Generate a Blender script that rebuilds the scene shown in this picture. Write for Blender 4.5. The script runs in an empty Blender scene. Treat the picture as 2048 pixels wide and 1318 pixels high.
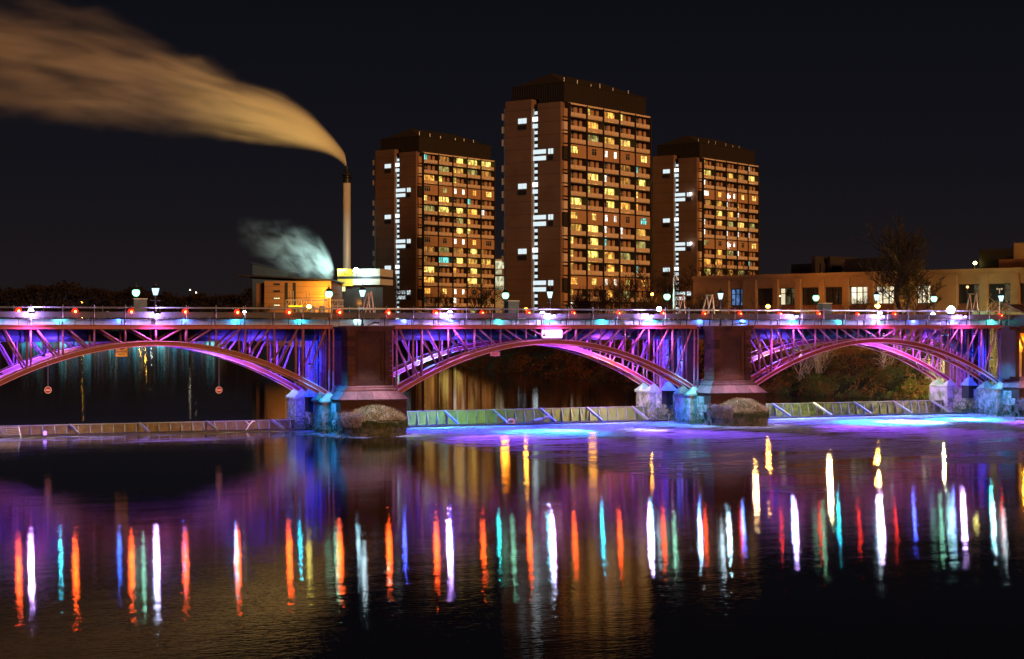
import bpy, math, random
from mathutils import Vector, Matrix, noise
R = math.radians
random.seed(7)
rnd = random.Random(11)
SC = bpy.context.scene
COL = SC.collection

# ------------------------------------------------------------------ camera, sky, city glow, exposure
F, EYE, HZ = 3431.0, 8.1, 652.0          # focal length in photo pixels, eye height over the river, horizon row
cam_d = bpy.data.cameras.new('camera'); cam = bpy.data.objects.new('camera', cam_d); COL.objects.link(cam)
cam.location = (0, 0, EYE); cam.rotation_euler = (R(90), 0, 0)
cam_d.sensor_width = 36; cam_d.lens = F / 2048 * 36; cam_d.shift_y = -(659 - HZ) / 2048
cam_d.clip_start = 0.5; cam_d.clip_end = 6000
SC.camera = cam

W = bpy.data.worlds.new('World'); SC.world = W; W.use_nodes = True
nt = W.node_tree; nt.nodes.clear()
wo = nt.nodes.new('ShaderNodeOutputWorld'); bg = nt.nodes.new('ShaderNodeBackground')
sky = nt.nodes.new('ShaderNodeTexSky'); sky.sky_type = 'NISHITA'; sky.sun_disc = False
sky.sun_elevation = R(16); sky.sun_rotation = R(150)
tc = nt.nodes.new('ShaderNodeTexCoord'); sx = nt.nodes.new('ShaderNodeSeparateXYZ')
cr = nt.nodes.new('ShaderNodeValToRGB')
cr.color_ramp.elements[0].position = 0.0; cr.color_ramp.elements[0].color = (0.0125, 0.0088, 0.0100, 1)
cr.color_ramp.elements[1].position = 0.26; cr.color_ramp.elements[1].color = (0.0020, 0.0022, 0.0040, 1)
e = cr.color_ramp.elements.new(0.09); e.color = (0.0052, 0.0050, 0.0078, 1)
mx = nt.nodes.new('ShaderNodeMix'); mx.data_type = 'RGBA'; mx.blend_type = 'ADD'; mx.inputs[0].default_value = 1
sc_ = nt.nodes.new('ShaderNodeMix'); sc_.data_type = 'RGBA'; sc_.blend_type = 'MULTIPLY'; sc_.inputs[0].default_value = 1
sc_.inputs[7].default_value = (0.00022, 0.0002, 0.00024, 1)
nt.links.new(sky.outputs[0], sc_.inputs[6]); nt.links.new(tc.outputs['Generated'], sx.inputs[0])
nt.links.new(sx.outputs[2], cr.inputs[0]); nt.links.new(sc_.outputs[2], mx.inputs[6]); nt.links.new(cr.outputs[0], mx.inputs[7])
nt.links.new(mx.outputs[2], bg.inputs[0]); nt.links.new(bg.outputs[0], wo.inputs[0]); bg.inputs[1].default_value = 1.0

# the sodium glow of the city behind the camera, one broad warm sun
sd = bpy.data.lights.new('city_glow', 'SUN'); so = bpy.data.objects.new('city_glow', sd); COL.objects.link(so)
sd.energy = 1.95; sd.color = (1.0, 0.46, 0.155); sd.angle = R(14)
gd = -Vector((0.56, -0.82, 0.28)).normalized()
so.rotation_euler = gd.to_track_quat('-Z', 'Y').to_euler()

SC.render.engine = 'CYCLES'
SC.view_settings.view_transform = 'Standard'; SC.view_settings.look = 'None'
SC.view_settings.exposure = 0.0; SC.view_settings.gamma = 1.0
try: SC.view_settings.use_curve_mapping = False
except Exception: pass
SC.cycles.use_denoising = True
SC.cycles.max_bounces = 5; SC.cycles.diffuse_bounces = 2; SC.cycles.glossy_bounces = 3
SC.cycles.transmission_bounces = 2; SC.cycles.transparent_max_bounces = 6; SC.cycles.volume_bounces = 0
SC.cycles.sample_clamp_indirect = 6.0; SC.cycles.caustics_reflective = False; SC.cycles.caustics_refractive = False
SC.cycles.use_light_tree = True
SC.cycles.volume_step_rate = 1.0; SC.cycles.volume_max_steps = 128

# ------------------------------------------------------------------ helpers
def P(px, py, Y):
    return Vector(((px - 1024) / F * Y, Y, EYE + (HZ - py) / F * Y))

class MB:
    def __init__(s): s.v = []; s.f = []
    def add(s, vs, fs):
        b = len(s.v); s.v += [tuple(v) for v in vs]; s.f += [tuple(i + b for i in f) for f in fs]; return s
    def box(s, x0, x1, y0, y1, z0, z1):
        return s.add([(x0,y0,z0),(x1,y0,z0),(x1,y1,z0),(x0,y1,z0),(x0,y0,z1),(x1,y0,z1),(x1,y1,z1),(x0,y1,z1)],
                     [(0,3,2,1),(4,5,6,7),(0,1,5,4),(1,2,6,5),(2,3,7,6),(3,0,4,7)])
    def cbox(s, x0, x1, y0, y1, z0, z1, c=0.03):      # box with chamfered edges
        vs = []; 
        for z, k in ((z0, c), (z0 + c, 0), (z1 - c, 0), (z1, c)):
            vs += [(x0+k,y0+k,z),(x1-k,y0+k,z),(x1-k,y1-k,z),(x0+k,y1-k,z)]
        fs = [(3,2,1,0),(12,13,14,15)]
        for l in range(3):
            for i in range(4):
                j = (i + 1) % 4; fs.append((l*4+i, l*4+j, l*4+4+j, l*4+4+i))
        return s.add(vs, fs)
    def tube(s, p0, p1, r, r1=None, n=8, cap=True):
        p0 = Vector(p0); p1 = Vector(p1); r1 = r if r1 is None else r1
        d = (p1 - p0)
        if d.length < 1e-6: return s
        q = d.normalized().to_track_quat('Z', 'Y'); vs = []
        for p, rr in ((p0, r), (p1, r1)):
            for i in range(n):
                a = 2*math.pi*(i+.5)/n; vs.append(p + q @ Vector((rr*math.cos(a), rr*math.sin(a), 0)))
        fs = [(i, (i+1) % n, n+(i+1) % n, n+i) for i in range(n)]
        if cap: fs += [tuple(range(n-1, -1, -1)), tuple(range(n, 2*n))]
        return s.add(vs, fs)
    def path(s, pts, r, n=6):
        for a, b in zip(pts[:-1], pts[1:]): s.tube(a, b, r, n=n)
        return s
    def bar(s, p0, p1, w, h):          # rectangular bar, w across, h up
        p0 = Vector(p0); p1 = Vector(p1); d = (p1-p0).normalized()
        up = Vector((0,0,1)) if abs(d.z) < .95 else Vector((0,1,0))
        sd = d.cross(up).normalized(); u = sd.cross(d).normalized(); vs = []
        for p in (p0, p1):
            for a, b in ((-1,-1),(1,-1),(1,1),(-1,1)): vs.append(p + sd*(a*w/2) + u*(b*h/2))
        return s.add(vs, [(3,2,1,0),(4,5,6,7),(0,1,5,4),(1,2,6,5),(2,3,7,6),(3,0,4,7)])
    def lathe(s, prof, c=(0,0,0), n=12, a0=0.0):
        cx, cy, cz = c; vs = []; m = len(prof)
        for r, z in prof:
            for i in range(n):
                a = a0 + 2*math.pi*i/n; vs.append((cx+r*math.cos(a), cy+r*math.sin(a), cz+z))
        fs = [(k*n+i, k*n+(i+1) % n, (k+1)*n+(i+1) % n, (k+1)*n+i) for k in range(m-1) for i in range(n)]
        fs += [tuple(range(n-1, -1, -1)), tuple(range((m-1)*n, m*n))]
        return s.add(vs, fs)
    def ball(s, c, r, n=10, m=6, sz=1.0):
        return s.lathe([(max(r*math.sin(math.pi*k/m), r*.02), -r*sz*math.cos(math.pi*k/m)) for k in range(m+1)], c, n)
    def frustum(s, x0, x1, y0, y1, z0, X0, X1, Y0, Y1, z1):
        return s.add([(x0,y0,z0),(x1,y0,z0),(x1,y1,z0),(x0,y1,z0),(X0,Y0,z1),(X1,Y0,z1),(X1,Y1,z1),(X0,Y1,z1)],
                     [(0,3,2,1),(4,5,6,7),(0,1,5,4),(1,2,6,5),(2,3,7,6),(3,0,4,7)])
    def prism(s, pts, a, b, ax='y'):   # outline extruded from a to b along ax
        n = len(pts)
        if ax == 'y': vs = [(x, a, z) for x, z in pts] + [(x, b, z) for x, z in pts]
        elif ax == 'x': vs = [(a, x, z) for x, z in pts] + [(b, x, z) for x, z in pts]
        else: vs = [(x, y, a) for x, y in pts] + [(x, y, b) for x, y in pts]
        return s.add(vs, [tuple(range(n-1, -1, -1)), tuple(range(n, 2*n))] + [(i, (i+1) % n, n+(i+1) % n, n+i) for i in range(n)])
    def mesh(s, name, mat=None, smooth=False):
        me = bpy.data.meshes.new(name); me.from_pydata(s.v, [], s.f)
        if mat: me.materials.append(mat)
        if smooth: me.polygons.foreach_set('use_smooth', [True]*len(me.polygons))
        me.update(); return me
    def build(s, name, mat, parent=None, loc=None, rz=0.0, smooth=False, **kw):
        return put(name, s.mesh(name, mat, smooth), parent, loc, rz, **kw)

def put(name, me, parent=None, loc=None, rz=0.0, label=None, cat=None, group=None, kind=None, mat=None):
    o = bpy.data.objects.new(name, me); COL.objects.link(o)
    if parent: o.parent = parent
    if loc is not None: o.location = loc
    if rz: o.rotation_euler = (0, 0, rz)
    tag(o, label, cat, group, kind)
    if mat: o.material_slots[0].link = 'OBJECT'; o.material_slots[0].material = mat
    return o
def tag(o, label=None, cat=None, group=None, kind=None):
    if label: o['label'] = label
    if cat: o['category'] = cat
    if group: o['group'] = group
    if kind: o['kind'] = kind
    return o
def thing(name, loc, rz, label, cat, group=None):
    return put(name, None, None, loc, rz, label, cat, group)
def copy_tree(o, parent=None, loc=None, rz=None, label=None):
    c = o.copy(); COL.objects.link(c); c.parent = parent
    if loc is not None: c.location = loc
    if rz is not None: c.rotation_euler = (0, 0, rz)
    if label: c['label'] = label
    for ch in list(o.children): copy_tree(ch, c)
    return c
def lamp(kind, loc, col, watt, parent=None, aim=None, size=60, blend=.8, rad=.08, name='bulb_light', spec=.15):
    d = bpy.data.lights.new(name, kind); o = bpy.data.objects.new(name, d); COL.objects.link(o)
    d.color = col; d.energy = watt; d.specular_factor = spec; d.shadow_soft_size = rad
    if kind == 'SPOT': d.spot_size = R(size); d.spot_blend = blend
    o.location = loc
    if aim is not None: o.rotation_euler = (Vector(aim)-Vector(loc)).to_track_quat('-Z', 'Y').to_euler()
    if parent: o.parent = parent
    return o

# ------------------------------------------------------------------ materials
MC = {}
def mat(name, col, rough=.7, metal=0.0, var=.25, scale=3.0, bump=.0, col2=None, bscale=None, stretch=(1,1,1), spec=.4, thr=.5, wid=.25, rv=0.0):
    if name in MC: return MC[name]
    m = bpy.data.materials.new(name); m.use_nodes = True; n = m.node_tree.nodes; l = m.node_tree.links
    b = n['Principled BSDF']; b.inputs['Roughness'].default_value = rough; b.inputs['Metallic'].default_value = metal
    b.inputs['Specular IOR Level'].default_value = spec
    c2 = col2 or tuple(c*(1-var) for c in col); c1 = col if col2 else tuple(min(1, c*(1+var)) for c in col)
    t = n.new('ShaderNodeTexCoord'); mp = n.new('ShaderNodeMapping'); mp.inputs['Scale'].default_value = stretch
    nz = n.new('ShaderNodeTexNoise'); nz.inputs['Scale'].default_value = scale; nz.inputs['Detail'].default_value = 6; nz.inputs['Roughness'].default_value = .65
    oi = n.new('ShaderNodeObjectInfo'); ad = n.new('ShaderNodeVectorMath'); ad.operation = 'ADD'
    l.new(t.outputs['Object'], mp.inputs[0]); l.new(mp.outputs[0], ad.inputs[0]); 
    ml = n.new('ShaderNodeMath'); ml.operation = 'MULTIPLY'; ml.inputs[1].default_value = 37.0
    l.new(oi.outputs['Random'], ml.inputs[0]); l.new(ml.outputs[0], ad.inputs[1]); l.new(ad.outputs[0], nz.inputs['Vector'])
    rp = n.new('ShaderNodeValToRGB'); rp.color_ramp.elements[0].position = max(0, thr-wid); rp.color_ramp.elements[1].position = min(1, thr+wid)
    rp.color_ramp.elements[0].color = (*c2, 1); rp.color_ramp.elements[1].color = (*c1, 1)
    l.new(nz.outputs['Fac'], rp.inputs[0])
    if rv:          # every stone has its own tone
        mrr = n.new('ShaderNodeMapRange'); mrr.inputs[3].default_value = 1-rv; mrr.inputs[4].default_value = 1+rv; l.new(oi.outputs['Random'], mrr.inputs[0])
        hv = n.new('ShaderNodeHueSaturation'); l.new(mrr.outputs[0], hv.inputs['Value']); l.new(rp.outputs[0], hv.inputs['Color']); l.new(hv.outputs[0], b.inputs['Base Color'])
    else: l.new(rp.outputs[0], b.inputs['Base Color'])
    if bump:
        bp = n.new('ShaderNodeBump'); bp.inputs['Strength'].default_value = min(1, bump*3); bp.inputs['Distance'].default_value = .03
        n2 = n.new('ShaderNodeTexNoise'); n2.inputs['Scale'].default_value = bscale or scale*4; n2.inputs['Detail'].default_value = 4
        l.new(ad.outputs[0], n2.inputs['Vector']); l.new(n2.outputs['Fac'], bp.inputs['Height']); l.new(bp.outputs[0], b.inputs['Normal'])
    MC[name] = m; return m
def glow(name, col, s):
    if name in MC: return MC[name]
    m = bpy.data.materials.new(name); m.use_nodes = True; n = m.node_tree.nodes; n.clear()
    e = n.new('ShaderNodeEmission'); e.inputs[0].default_value = (*col, 1); e.inputs[1].default_value = s
    o = n.new('ShaderNodeOutputMaterial'); m.node_tree.links.new(e.outputs[0], o.inputs[0]); MC[name] = m; return m
def roomglow(name, col, s, lo=.25, sc=(1.6, 1.6, .9)):     # a lit room behind a pane: curtains, furniture, walls
    if name in MC: return MC[name]
    m = bpy.data.materials.new(name); m.use_nodes = True; n = m.node_tree.nodes; l = m.node_tree.links; n.clear()
    e = n.new('ShaderNodeEmission'); o = n.new('ShaderNodeOutputMaterial'); t = n.new('ShaderNodeTexCoord'); oi = n.new('ShaderNodeObjectInfo')
    mp = n.new('ShaderNodeMapping'); mp.inputs['Scale'].default_value = sc
    ad = n.new('ShaderNodeVectorMath'); ad.operation = 'ADD'; ml = n.new('ShaderNodeMath'); ml.operation = 'MULTIPLY'; ml.inputs[1].default_value = 91.0
    vo = n.new('ShaderNodeTexVoronoi'); vo.inputs['Scale'].default_value = 1.0; vo.distance = 'CHEBYCHEV'
    nz = n.new('ShaderNodeTexNoise'); nz.inputs['Scale'].default_value = 1.3; nz.inputs['Detail'].default_value = 3
    mr = n.new('ShaderNodeMapRange'); mr.inputs['From Min'].default_value = .1; mr.inputs['From Max'].default_value = .9
    mr.inputs['To Min'].default_value = lo*s; mr.inputs['To Max'].default_value = s*1.5
    hs = n.new('ShaderNodeMix'); hs.data_type = 'RGBA'; hs.inputs[6].default_value = (*col, 1); hs.inputs[7].default_value = (col[0], col[1]*.72, col[2]*.4, 1)
    l.new(t.outputs['Object'], mp.inputs[0]); l.new(mp.outputs[0], ad.inputs[0]); l.new(oi.outputs['Random'], ml.inputs[0]); l.new(ml.outputs[0], ad.inputs[1])
    l.new(ad.outputs[0], vo.inputs['Vector']); l.new(ad.outputs[0], nz.inputs['Vector'])
    sp = n.new('ShaderNodeSeparateColor'); l.new(vo.outputs['Color'], sp.inputs[0]); l.new(sp.outputs[0], mr.inputs[0])
    l.new(nz.outputs['Fac'], hs.inputs[0]); l.new(hs.outputs[2], e.inputs[0]); l.new(mr.outputs[0], e.inputs[1]); l.new(e.outputs[0], o.inputs[0])
    MC[name] = m; return m

M_TRUSS = mat('truss_paint', (.36,.12,.24), .55, .0, .18, 5, bump=.15, col2=(.16,.045,.07), thr=.42, wid=.14)
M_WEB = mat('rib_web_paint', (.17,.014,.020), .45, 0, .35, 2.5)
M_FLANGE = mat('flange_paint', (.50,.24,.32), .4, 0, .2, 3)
M_GIRDER = mat('girder_paint', (.30,.055,.09), .45, 0, .3, 2, bump=.06)
M_DARK = mat('dark_steel', (.030,.026,.030), .5, .3, .3, 3)
M_PIPE = mat('pipe_steel', (.022,.020,.026), .55, .2, .4, 1.2)
M_GALV = mat('galvanised_rail', (.36,.38,.42), .35, .6, .2, 5)
M_PANEL = mat('parapet_sheet', (.055,.058,.075), .6, .1, .3, 6, bump=.05)
M_STONE = mat('sooty_sandstone', (.055,.019,.013), .9, 0, .45, 1.3, bump=.25, bscale=14, rv=.4)
M_STONEP = mat('panel_sandstone', (.046,.019,.012), .9, 0, .55, .9, bump=.25, bscale=14)
M_SKIRT = mat('plinth_sandstone', (.115,.055,.06), .85, 0, .45, 1.6, bump=.25, bscale=12, rv=.25)
M_WALL = mat('wet_masonry', (.36,.36,.38), .8, 0, .0, 1.6, bump=.3, bscale=9, col2=(.07,.13,.055), thr=.48, wid=.12, rv=.3)
M_CUT = mat('cutwater_masonry', (.17,.165,.16), .85, 0, 0, 1.4, bump=.3, bscale=9, col2=(.035,.045,.022), thr=.52, wid=.16, rv=.3)
M_MOSS = mat('moss_mat', (.26,.22,.11), .95, 0, 0, 3, bump=.4, bscale=20, col2=(.05,.065,.02))
M_GRASS = mat('dry_grass', (.52,.42,.28), .9, 0, 0, .7, col2=(.08,.11,.03))
M_COPPER = mat('weathered_cap', (.25,.30,.24), .75, 0, .4, 3, bump=.2)
M_ORB = mat('machinery_paint', (.36,.12,.05), .5, 0, .2, 4)
M_WHITE = mat('white_paint', (.78,.78,.76), .5, 0, .06, 3)
M_BLACK = mat('black_iron', (.018,.018,.02), .45, .3, .2, 5)
M_RED = mat('sign_red', (.55,.015,.02), .5, 0, .08, 5)
M_ORANGE = mat('sign_orange', (.75,.30,.02), .6, 0, .12, 5)
# ------------------------------------------------------------------ the bridge's own frame: x along it, y away from the camera
TH = math.atan(F/7849); CT, ST = math.cos(TH), math.sin(TH)
PN = 2.2; LP = 14.31*PN; BX0, BY0 = (312-1024)/F*124.0, 124.0
def BW(s, n, z=0.0): return Vector((BX0 + s*CT - n*ST, BY0 + s*ST + n*CT, z))
def bs(px, n):
    q = (px-1024)/F; return (q*(BY0+n*CT) - BX0 + n*ST)/(CT - q*ST)
def bz(px, py, n):
    w = BW(bs(px, n), n); return EYE + (HZ-py)*w.y/F
ORD = ['first','second','third','fourth','fifth','sixth','seventh','eighth','ninth','tenth','eleventh','twelfth','thirteenth','fourteenth','fifteenth','sixteenth','seventeenth','eighteenth','nineteenth','twentieth','twenty-first','twenty-second','twenty-third','twenty-fourth','twenty-fifth','twenty-sixth','twenty-seventh','twenty-eighth','twenty-ninth','thirtieth']

# ------------------------------------------------------------------ ground, river
def lerp_tab(tab, y):
    if y <= tab[0][0]: return tab[0][1]
    for (a, b), (c, d) in zip(tab[:-1], tab[1:]):
        if y <= c: return b + (d-b)*(y-a)/(c-a)
    return tab[-1][1]
XR = [(150,60),(160,50),(168,43.5),(176,38),(190,28.5),(215,17),(260,5),(300,-8),(420,-22),(600,-45),(1000,-90),(1060,-200),(1100,-900)]
XL = [(125,-46),(150,-47.5),(200,-62),(500,-172),(1000,-335),(1060,-400),(1100,-901)]
rows = [-60,0,40,80,100,115,125,132,138,143,148,152,156,160,164,168,172,176,180,185,190,197,205,215,228,240,260,280,300,330,370,420,500,600,800,1000,1030,1060,1100,1300,1800,3500]
offs = [(-3000,6),(-500,6),(-120,5.6),(-40,5.4),(-14,5.2),(-8,4.9),(-5,3.7),(-3,2.3),(-1.5,1.2),(-.4,.75),(.6,-.3),(2,-2)]
g = MB(); nc = len(offs)*2
for Y in rows:
    l = lerp_tab(XL, Y); r = lerp_tab(XR, Y)
    xs = [(l+a, z) for a, z in offs] + [(r-a, z) for a, z in reversed(offs)]
    for x, z in xs:
        h = noise.noise(Vector((x*.13, Y*.13, 3)))*.7 + noise.noise(Vector((x*.5, Y*.5, 9)))*.25
        g.v.append((x, Y, z + (h if z > 1 else 0)))
for j in range(len(rows)-1):
    for i in range(nc-1):
        a = j*nc+i; g.f.append((a, a+1, a+nc+1, a+nc))
M_GROUND = mat('bank_earth', (.05,.040,.022), .95, 0, 0, .35, bump=.5, bscale=6, col2=(.020,.026,.010))
g.build('ground', M_GROUND, kind='structure', smooth=True)

def water_mat(name, base, foam, rough, amp):
    m = bpy.data.materials.new(name); m.use_nodes = True; n = m.node_tree.nodes; l = m.node_tree.links
    n.remove(n['Principled BSDF'])
    gl = n.new('ShaderNodeBsdfGlossy'); gl.distribution = 'BECKMANN'; gl.inputs['Roughness'].default_value = rough; gl.inputs['Color'].default_value = (.92,.95,1,1)
    df = n.new('ShaderNodeBsdfDiffuse'); df.inputs[0].default_value = (*base, 1); fr = n.new('ShaderNodeFresnel'); fr.inputs['IOR'].default_value = 1.42
    b = n.new('ShaderNodeMixShader'); l.new(fr.outputs[0], b.inputs[0]); l.new(df.outputs[0], b.inputs[1]); l.new(gl.outputs[0], b.inputs[2]); l.new(b.outputs[0], n['Material Output'].inputs[0])
    t = n.new('ShaderNodeTexCoord')
    def nz(scale, st, det=3, dist=0.0, ro=.55):
        mp = n.new('ShaderNodeMapping'); mp.inputs['Scale'].default_value = st; l.new(t.outputs['Object'], mp.inputs[0])
        q = n.new('ShaderNodeTexNoise'); q.inputs['Scale'].default_value = scale; q.inputs['Detail'].default_value = det
        q.inputs['Distortion'].default_value = dist; q.inputs['Roughness'].default_value = ro; l.new(mp.outputs[0], q.inputs['Vector']); return q.outputs['Fac']
    def M(op, a, c, d=None):
        q = n.new('ShaderNodeMath'); q.operation = op
        for i, v in enumerate((a, c, d)):
            if v is None: continue
            if isinstance(v, (int, float)): q.inputs[i].default_value = v
            else: l.new(v, q.inputs[i])
        return q.outputs[0]
    def MR(v, a, c, o0=0.0, o1=1.0, sm=True):
        q = n.new('ShaderNodeMapRange'); q.interpolation_type = 'SMOOTHSTEP' if sm else 'LINEAR'
        q.inputs[1].default_value = a; q.inputs[2].default_value = c; q.inputs[3].default_value = o0; q.inputs[4].default_value = o1; l.new(v, q.inputs[0]); return q.outputs[0]
    rip = nz(3.2, (.7, 1.6, 1), 3); swell = nz(.22, (.6, 1.2, 1), 2)
    h = M('ADD', M('MULTIPLY', rip, amp), M('MULTIPLY', swell, amp*4))
    bp = n.new('ShaderNodeBump'); bp.inputs['Strength'].default_value = 1; bp.inputs['Distance'].default_value = 1.0
    l.new(h, bp.inputs['Height']); [l.new(bp.outputs[0], q_.inputs['Normal']) for q_ in (gl, fr)]
    out = n['Material Output']
    if foam:
        sp = n.new('ShaderNodeSeparateXYZ'); l.new(t.outputs['Object'], sp.inputs[0]); X, Y = sp.outputs[0], sp.outputs[1]
        warp = M('MULTIPLY', M('SUBTRACT', nz(.10, (1,1,1), 2), .5), 40.0)
        Yw = M('ADD', Y, warp)
        # white water below the gates of the second and third arches, streaming towards the viewer
        reach = M('MULTIPLY', MR(Yw, -60, -16), MR(Y, 8.5, 6.6, .0, 1))
        side = MR(X, 15.5, 20)
        left = M('MULTIPLY', MR(Yw, -6, 4), .30)
        reach = M('MAXIMUM', M('MULTIPLY', reach, side), left)
        st = nz(1.0, (.13, .75, 1), 6, 1.6, .62); fine = nz(1.0, (.6, 3.2, 1), 4, .6, .7)
        k = M('ADD', M('MULTIPLY', st, .72), M('MULTIPLY', fine, .28))
        msk = MR(M('ADD', k, M('ADD', M('MULTIPLY', reach, .07), M('MULTIPLY', M('SUBTRACT', nz(.16, (.6,1.6,1), 2, .8), .5), .42))), .475, .58); msk = M('MULTIPLY', msk, MR(fine, .36, .58, .30, 1))
        msk = M('MULTIPLY', msk, MR(reach, .02, .3))
        base_silt = M('MULTIPLY', MR(reach, 0, 1), .07)
        msk = M('MINIMUM', M('ADD', msk, base_silt), 1.0)
        # thin drifting foam lines further down
        dr = M('MULTIPLY', MR(nz(1.0, (.10, 1.6, 1), 6, 1.2, .7), .66, .74), MR(Yw, -46, -22)); dr = M('MULTIPLY', dr, MR(Yw, 0, -10, 0, .35))
        msk = M('MAXIMUM', msk, dr)
        d = n.new('ShaderNodeBsdfDiffuse'); d.inputs[0].default_value = (.26,.30,.38,1)
        mxs = n.new('ShaderNodeMixShader'); l.new(msk, mxs.inputs[0]); l.new(b.outputs[0], mxs.inputs[1]); l.new(d.outputs[0], mxs.inputs[2]); l.new(mxs.outputs[0], out.inputs[0])
    return m
M_RIVER = water_mat('river_water', (.007,.006,.006), True, .064, .0040)
M_POOL = water_mat('pool_water', (.010,.008,.010), False, .07, .0022)
GN = 7.3       # the line of the gates
rv = thing('river', (BX0, BY0, 0), TH, None, None); bpy.data.objects.remove(rv)
MB().add([(-160,-160,0),(160,-200,0),(160,GN,0),(-160,GN,0)], [(0,1,2,3)]).build('water', M_RIVER, None, (BX0,BY0,0), TH, kind='structure')
MB().add([(-160,GN,.62),(160,GN,.62),(260,1100,.62),(-1100,1100,.62)], [(0,1,2,3)]).build('upstream_water', M_POOL, None, (BX0,BY0,0), TH, kind='structure')

# ------------------------------------------------------------------ arch spans
def zrib(x): return 6.84 - 4.0*(x/13.2)**2
TR_N = [0.0, 1.9, 7.0, 8.9]
def rib_piece(n, off, hh, w):
    mb = MB(); N = 36
    for i in range(N):
        x0 = -13.15 + 26.3*i/N; x1 = -13.15 + 26.3*(i+1)/N
        a = (zrib(x0)+off, zrib(x1)+off)
        mb.add([(x0,n-w/2,a[0]-hh/2),(x1,n-w/2,a[1]-hh/2),(x1,n+w/2,a[1]-hh/2),(x0,n+w/2,a[0]-hh/2),(x0,n-w/2,a[0]+hh/2),(x1,n-w/2,a[1]+hh/2),(x1,n+w/2,a[1]+hh/2),(x0,n+w/2,a[0]+hh/2)],
               [(0,3,2,1),(4,5,6,7),(0,1,5,4),(2,3,7,6)] + ([(3,0,4,7)] if i == 0 else []) + ([(1,2,6,5)] if i == N-1 else []))
    return mb
SPAN_LABEL = ['maroon iron arch span on the left, with round no-entry signs hanging below',
              'maroon iron arch span in the middle, carrying the white board at its crown',
              'maroon iron arch span between the overgrown pier and the orange-lit abutment']
spans = []
def make_span():
    t = thing('arch_span', BW(0,0), TH, SPAN_LABEL[0], 'bridge span', 'arch spans of the pipe bridge')
    for n in TR_N:
        rib_piece(n, 0, .30, .05).build('arch_web', M_WEB, t)
        rib_piece(n, .17, .045, .26).build('arch_flange', M_FLANGE, t); rib_piece(n, -.17, .045, .26).build('arch_flange', M_FLANGE, t)
        for k in range(-6, 7):
            x = k*PN; x = max(-13.05, min(13.05, x)); fat = abs(k) in (5,) or (k == 1)
            MB().tube((x,n,zrib(x)+.19), (x,n,7.86), .105 if fat else .075, n=10).build('vertical', M_TRUSS, t, smooth=True)
        for k in range(1, 7):
            for sg in (-1, 1):
                xo = sg*(k*PN-.42); xi = sg*((k-1)*PN+.28)
                MB().tube((xo,n,7.86), (xi,n,zrib(xi)+.19), .075, n=8).build('diagonal', M_TRUSS, t, smooth=True)
        g = MB().box(-13.3,13.3,n-.14,n+.14,8.14,8.19).box(-13.3,13.3,n-.02,n+.02,7.93,8.14).box(-13.3,13.3,n-.12,n+.12,7.88,7.93)
        g.build('girder', M_GIRDER, t)
        for sg in (-1, 1):
            MB().tube((sg*13.38,n,3.1), (sg*13.38,n,7.9), .07, n=8).build('end_post', M_TRUSS, t, smooth=True)
    for a, b in ((0.0,1.9),(7.0,8.9)):                      # lateral bracing between the two ribs of a pair
        for k in range(-5, 6):
            x = k*PN; MB().bar((x,a+.03,zrib(x)-.08), (x,b-.03,zrib(x)-.08), .10, .10).build('cross_strut', M_TRUSS, t)
            if k < 5:
                x1 = (k+1)*PN; MB().bar((x+.1,a+.06,zrib(x)), (x1-.1,b-.06,zrib(x1)), .06, .04).build('lateral_brace', M_FLANGE, t)
    for k in range(-5, 6, 2):
        MB().bar((k*PN,.05,7.98), (k*PN,8.85,7.98), .14, .16).build('floor_beam', M_GIRDER, t)
    return t
for i in range(3):
    spans.append(make_span() if i == 0 else copy_tree(spans[0], None, BW(i*LP,0), TH, SPAN_LABEL[i]))
# deck
MB().box(-34, 2*LP+20, .22, 1.68, 8.06, 8.12).box(-34, 2*LP+20, 2.12, 6.8, 8.06, 8.12).box(-34, 2*LP+20, 7.2, 8.7, 8.06, 8.12).build('bridge_deck', mat('deck_plate', (.30,.28,.32), .8, 0, .3, .8), None, BW(0,0), TH,
    label='dark plated walkway deck laid on top of the arch spans', cat='deck')
# dark water main
pm = thing('water_main', BW(0,0), TH, 'fat black pipe running under the deck behind the arch trusses', 'pipe')
xe = 2*LP+8.0
for i, (a, b) in enumerate([(-34+k*8.4, -34+k*8.4+8.3) for k in range(12)]):
    if a > xe: break
    MB().tube((a,4.4,7.42), (min(b,xe),4.4,7.42), .48, n=20).build('pipe_length', M_PIPE, pm, smooth=True)
    if b < xe: MB().tube((b-.06,4.4,7.42), (b+.16,4.4,7.42), .56, n=20).build('flange_collar', M_DARK, pm)
q = MB(); pts = [Vector((xe,4.4,7.42)), Vector((xe+1.2,4.4,7.3)), Vector((xe+2.4,4.4,6.9)), Vector((xe+4.6,4.4,5.9)), Vector((xe+6.6,4.4,5.2))]
for a, b in zip(pts[:-1], pts[1:]): q.tube(a, b, .48, n=20); q.ball(b, .48, 20, 10)
q.build('pipe_elbow', M_PIPE, pm, smooth=True)

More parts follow.
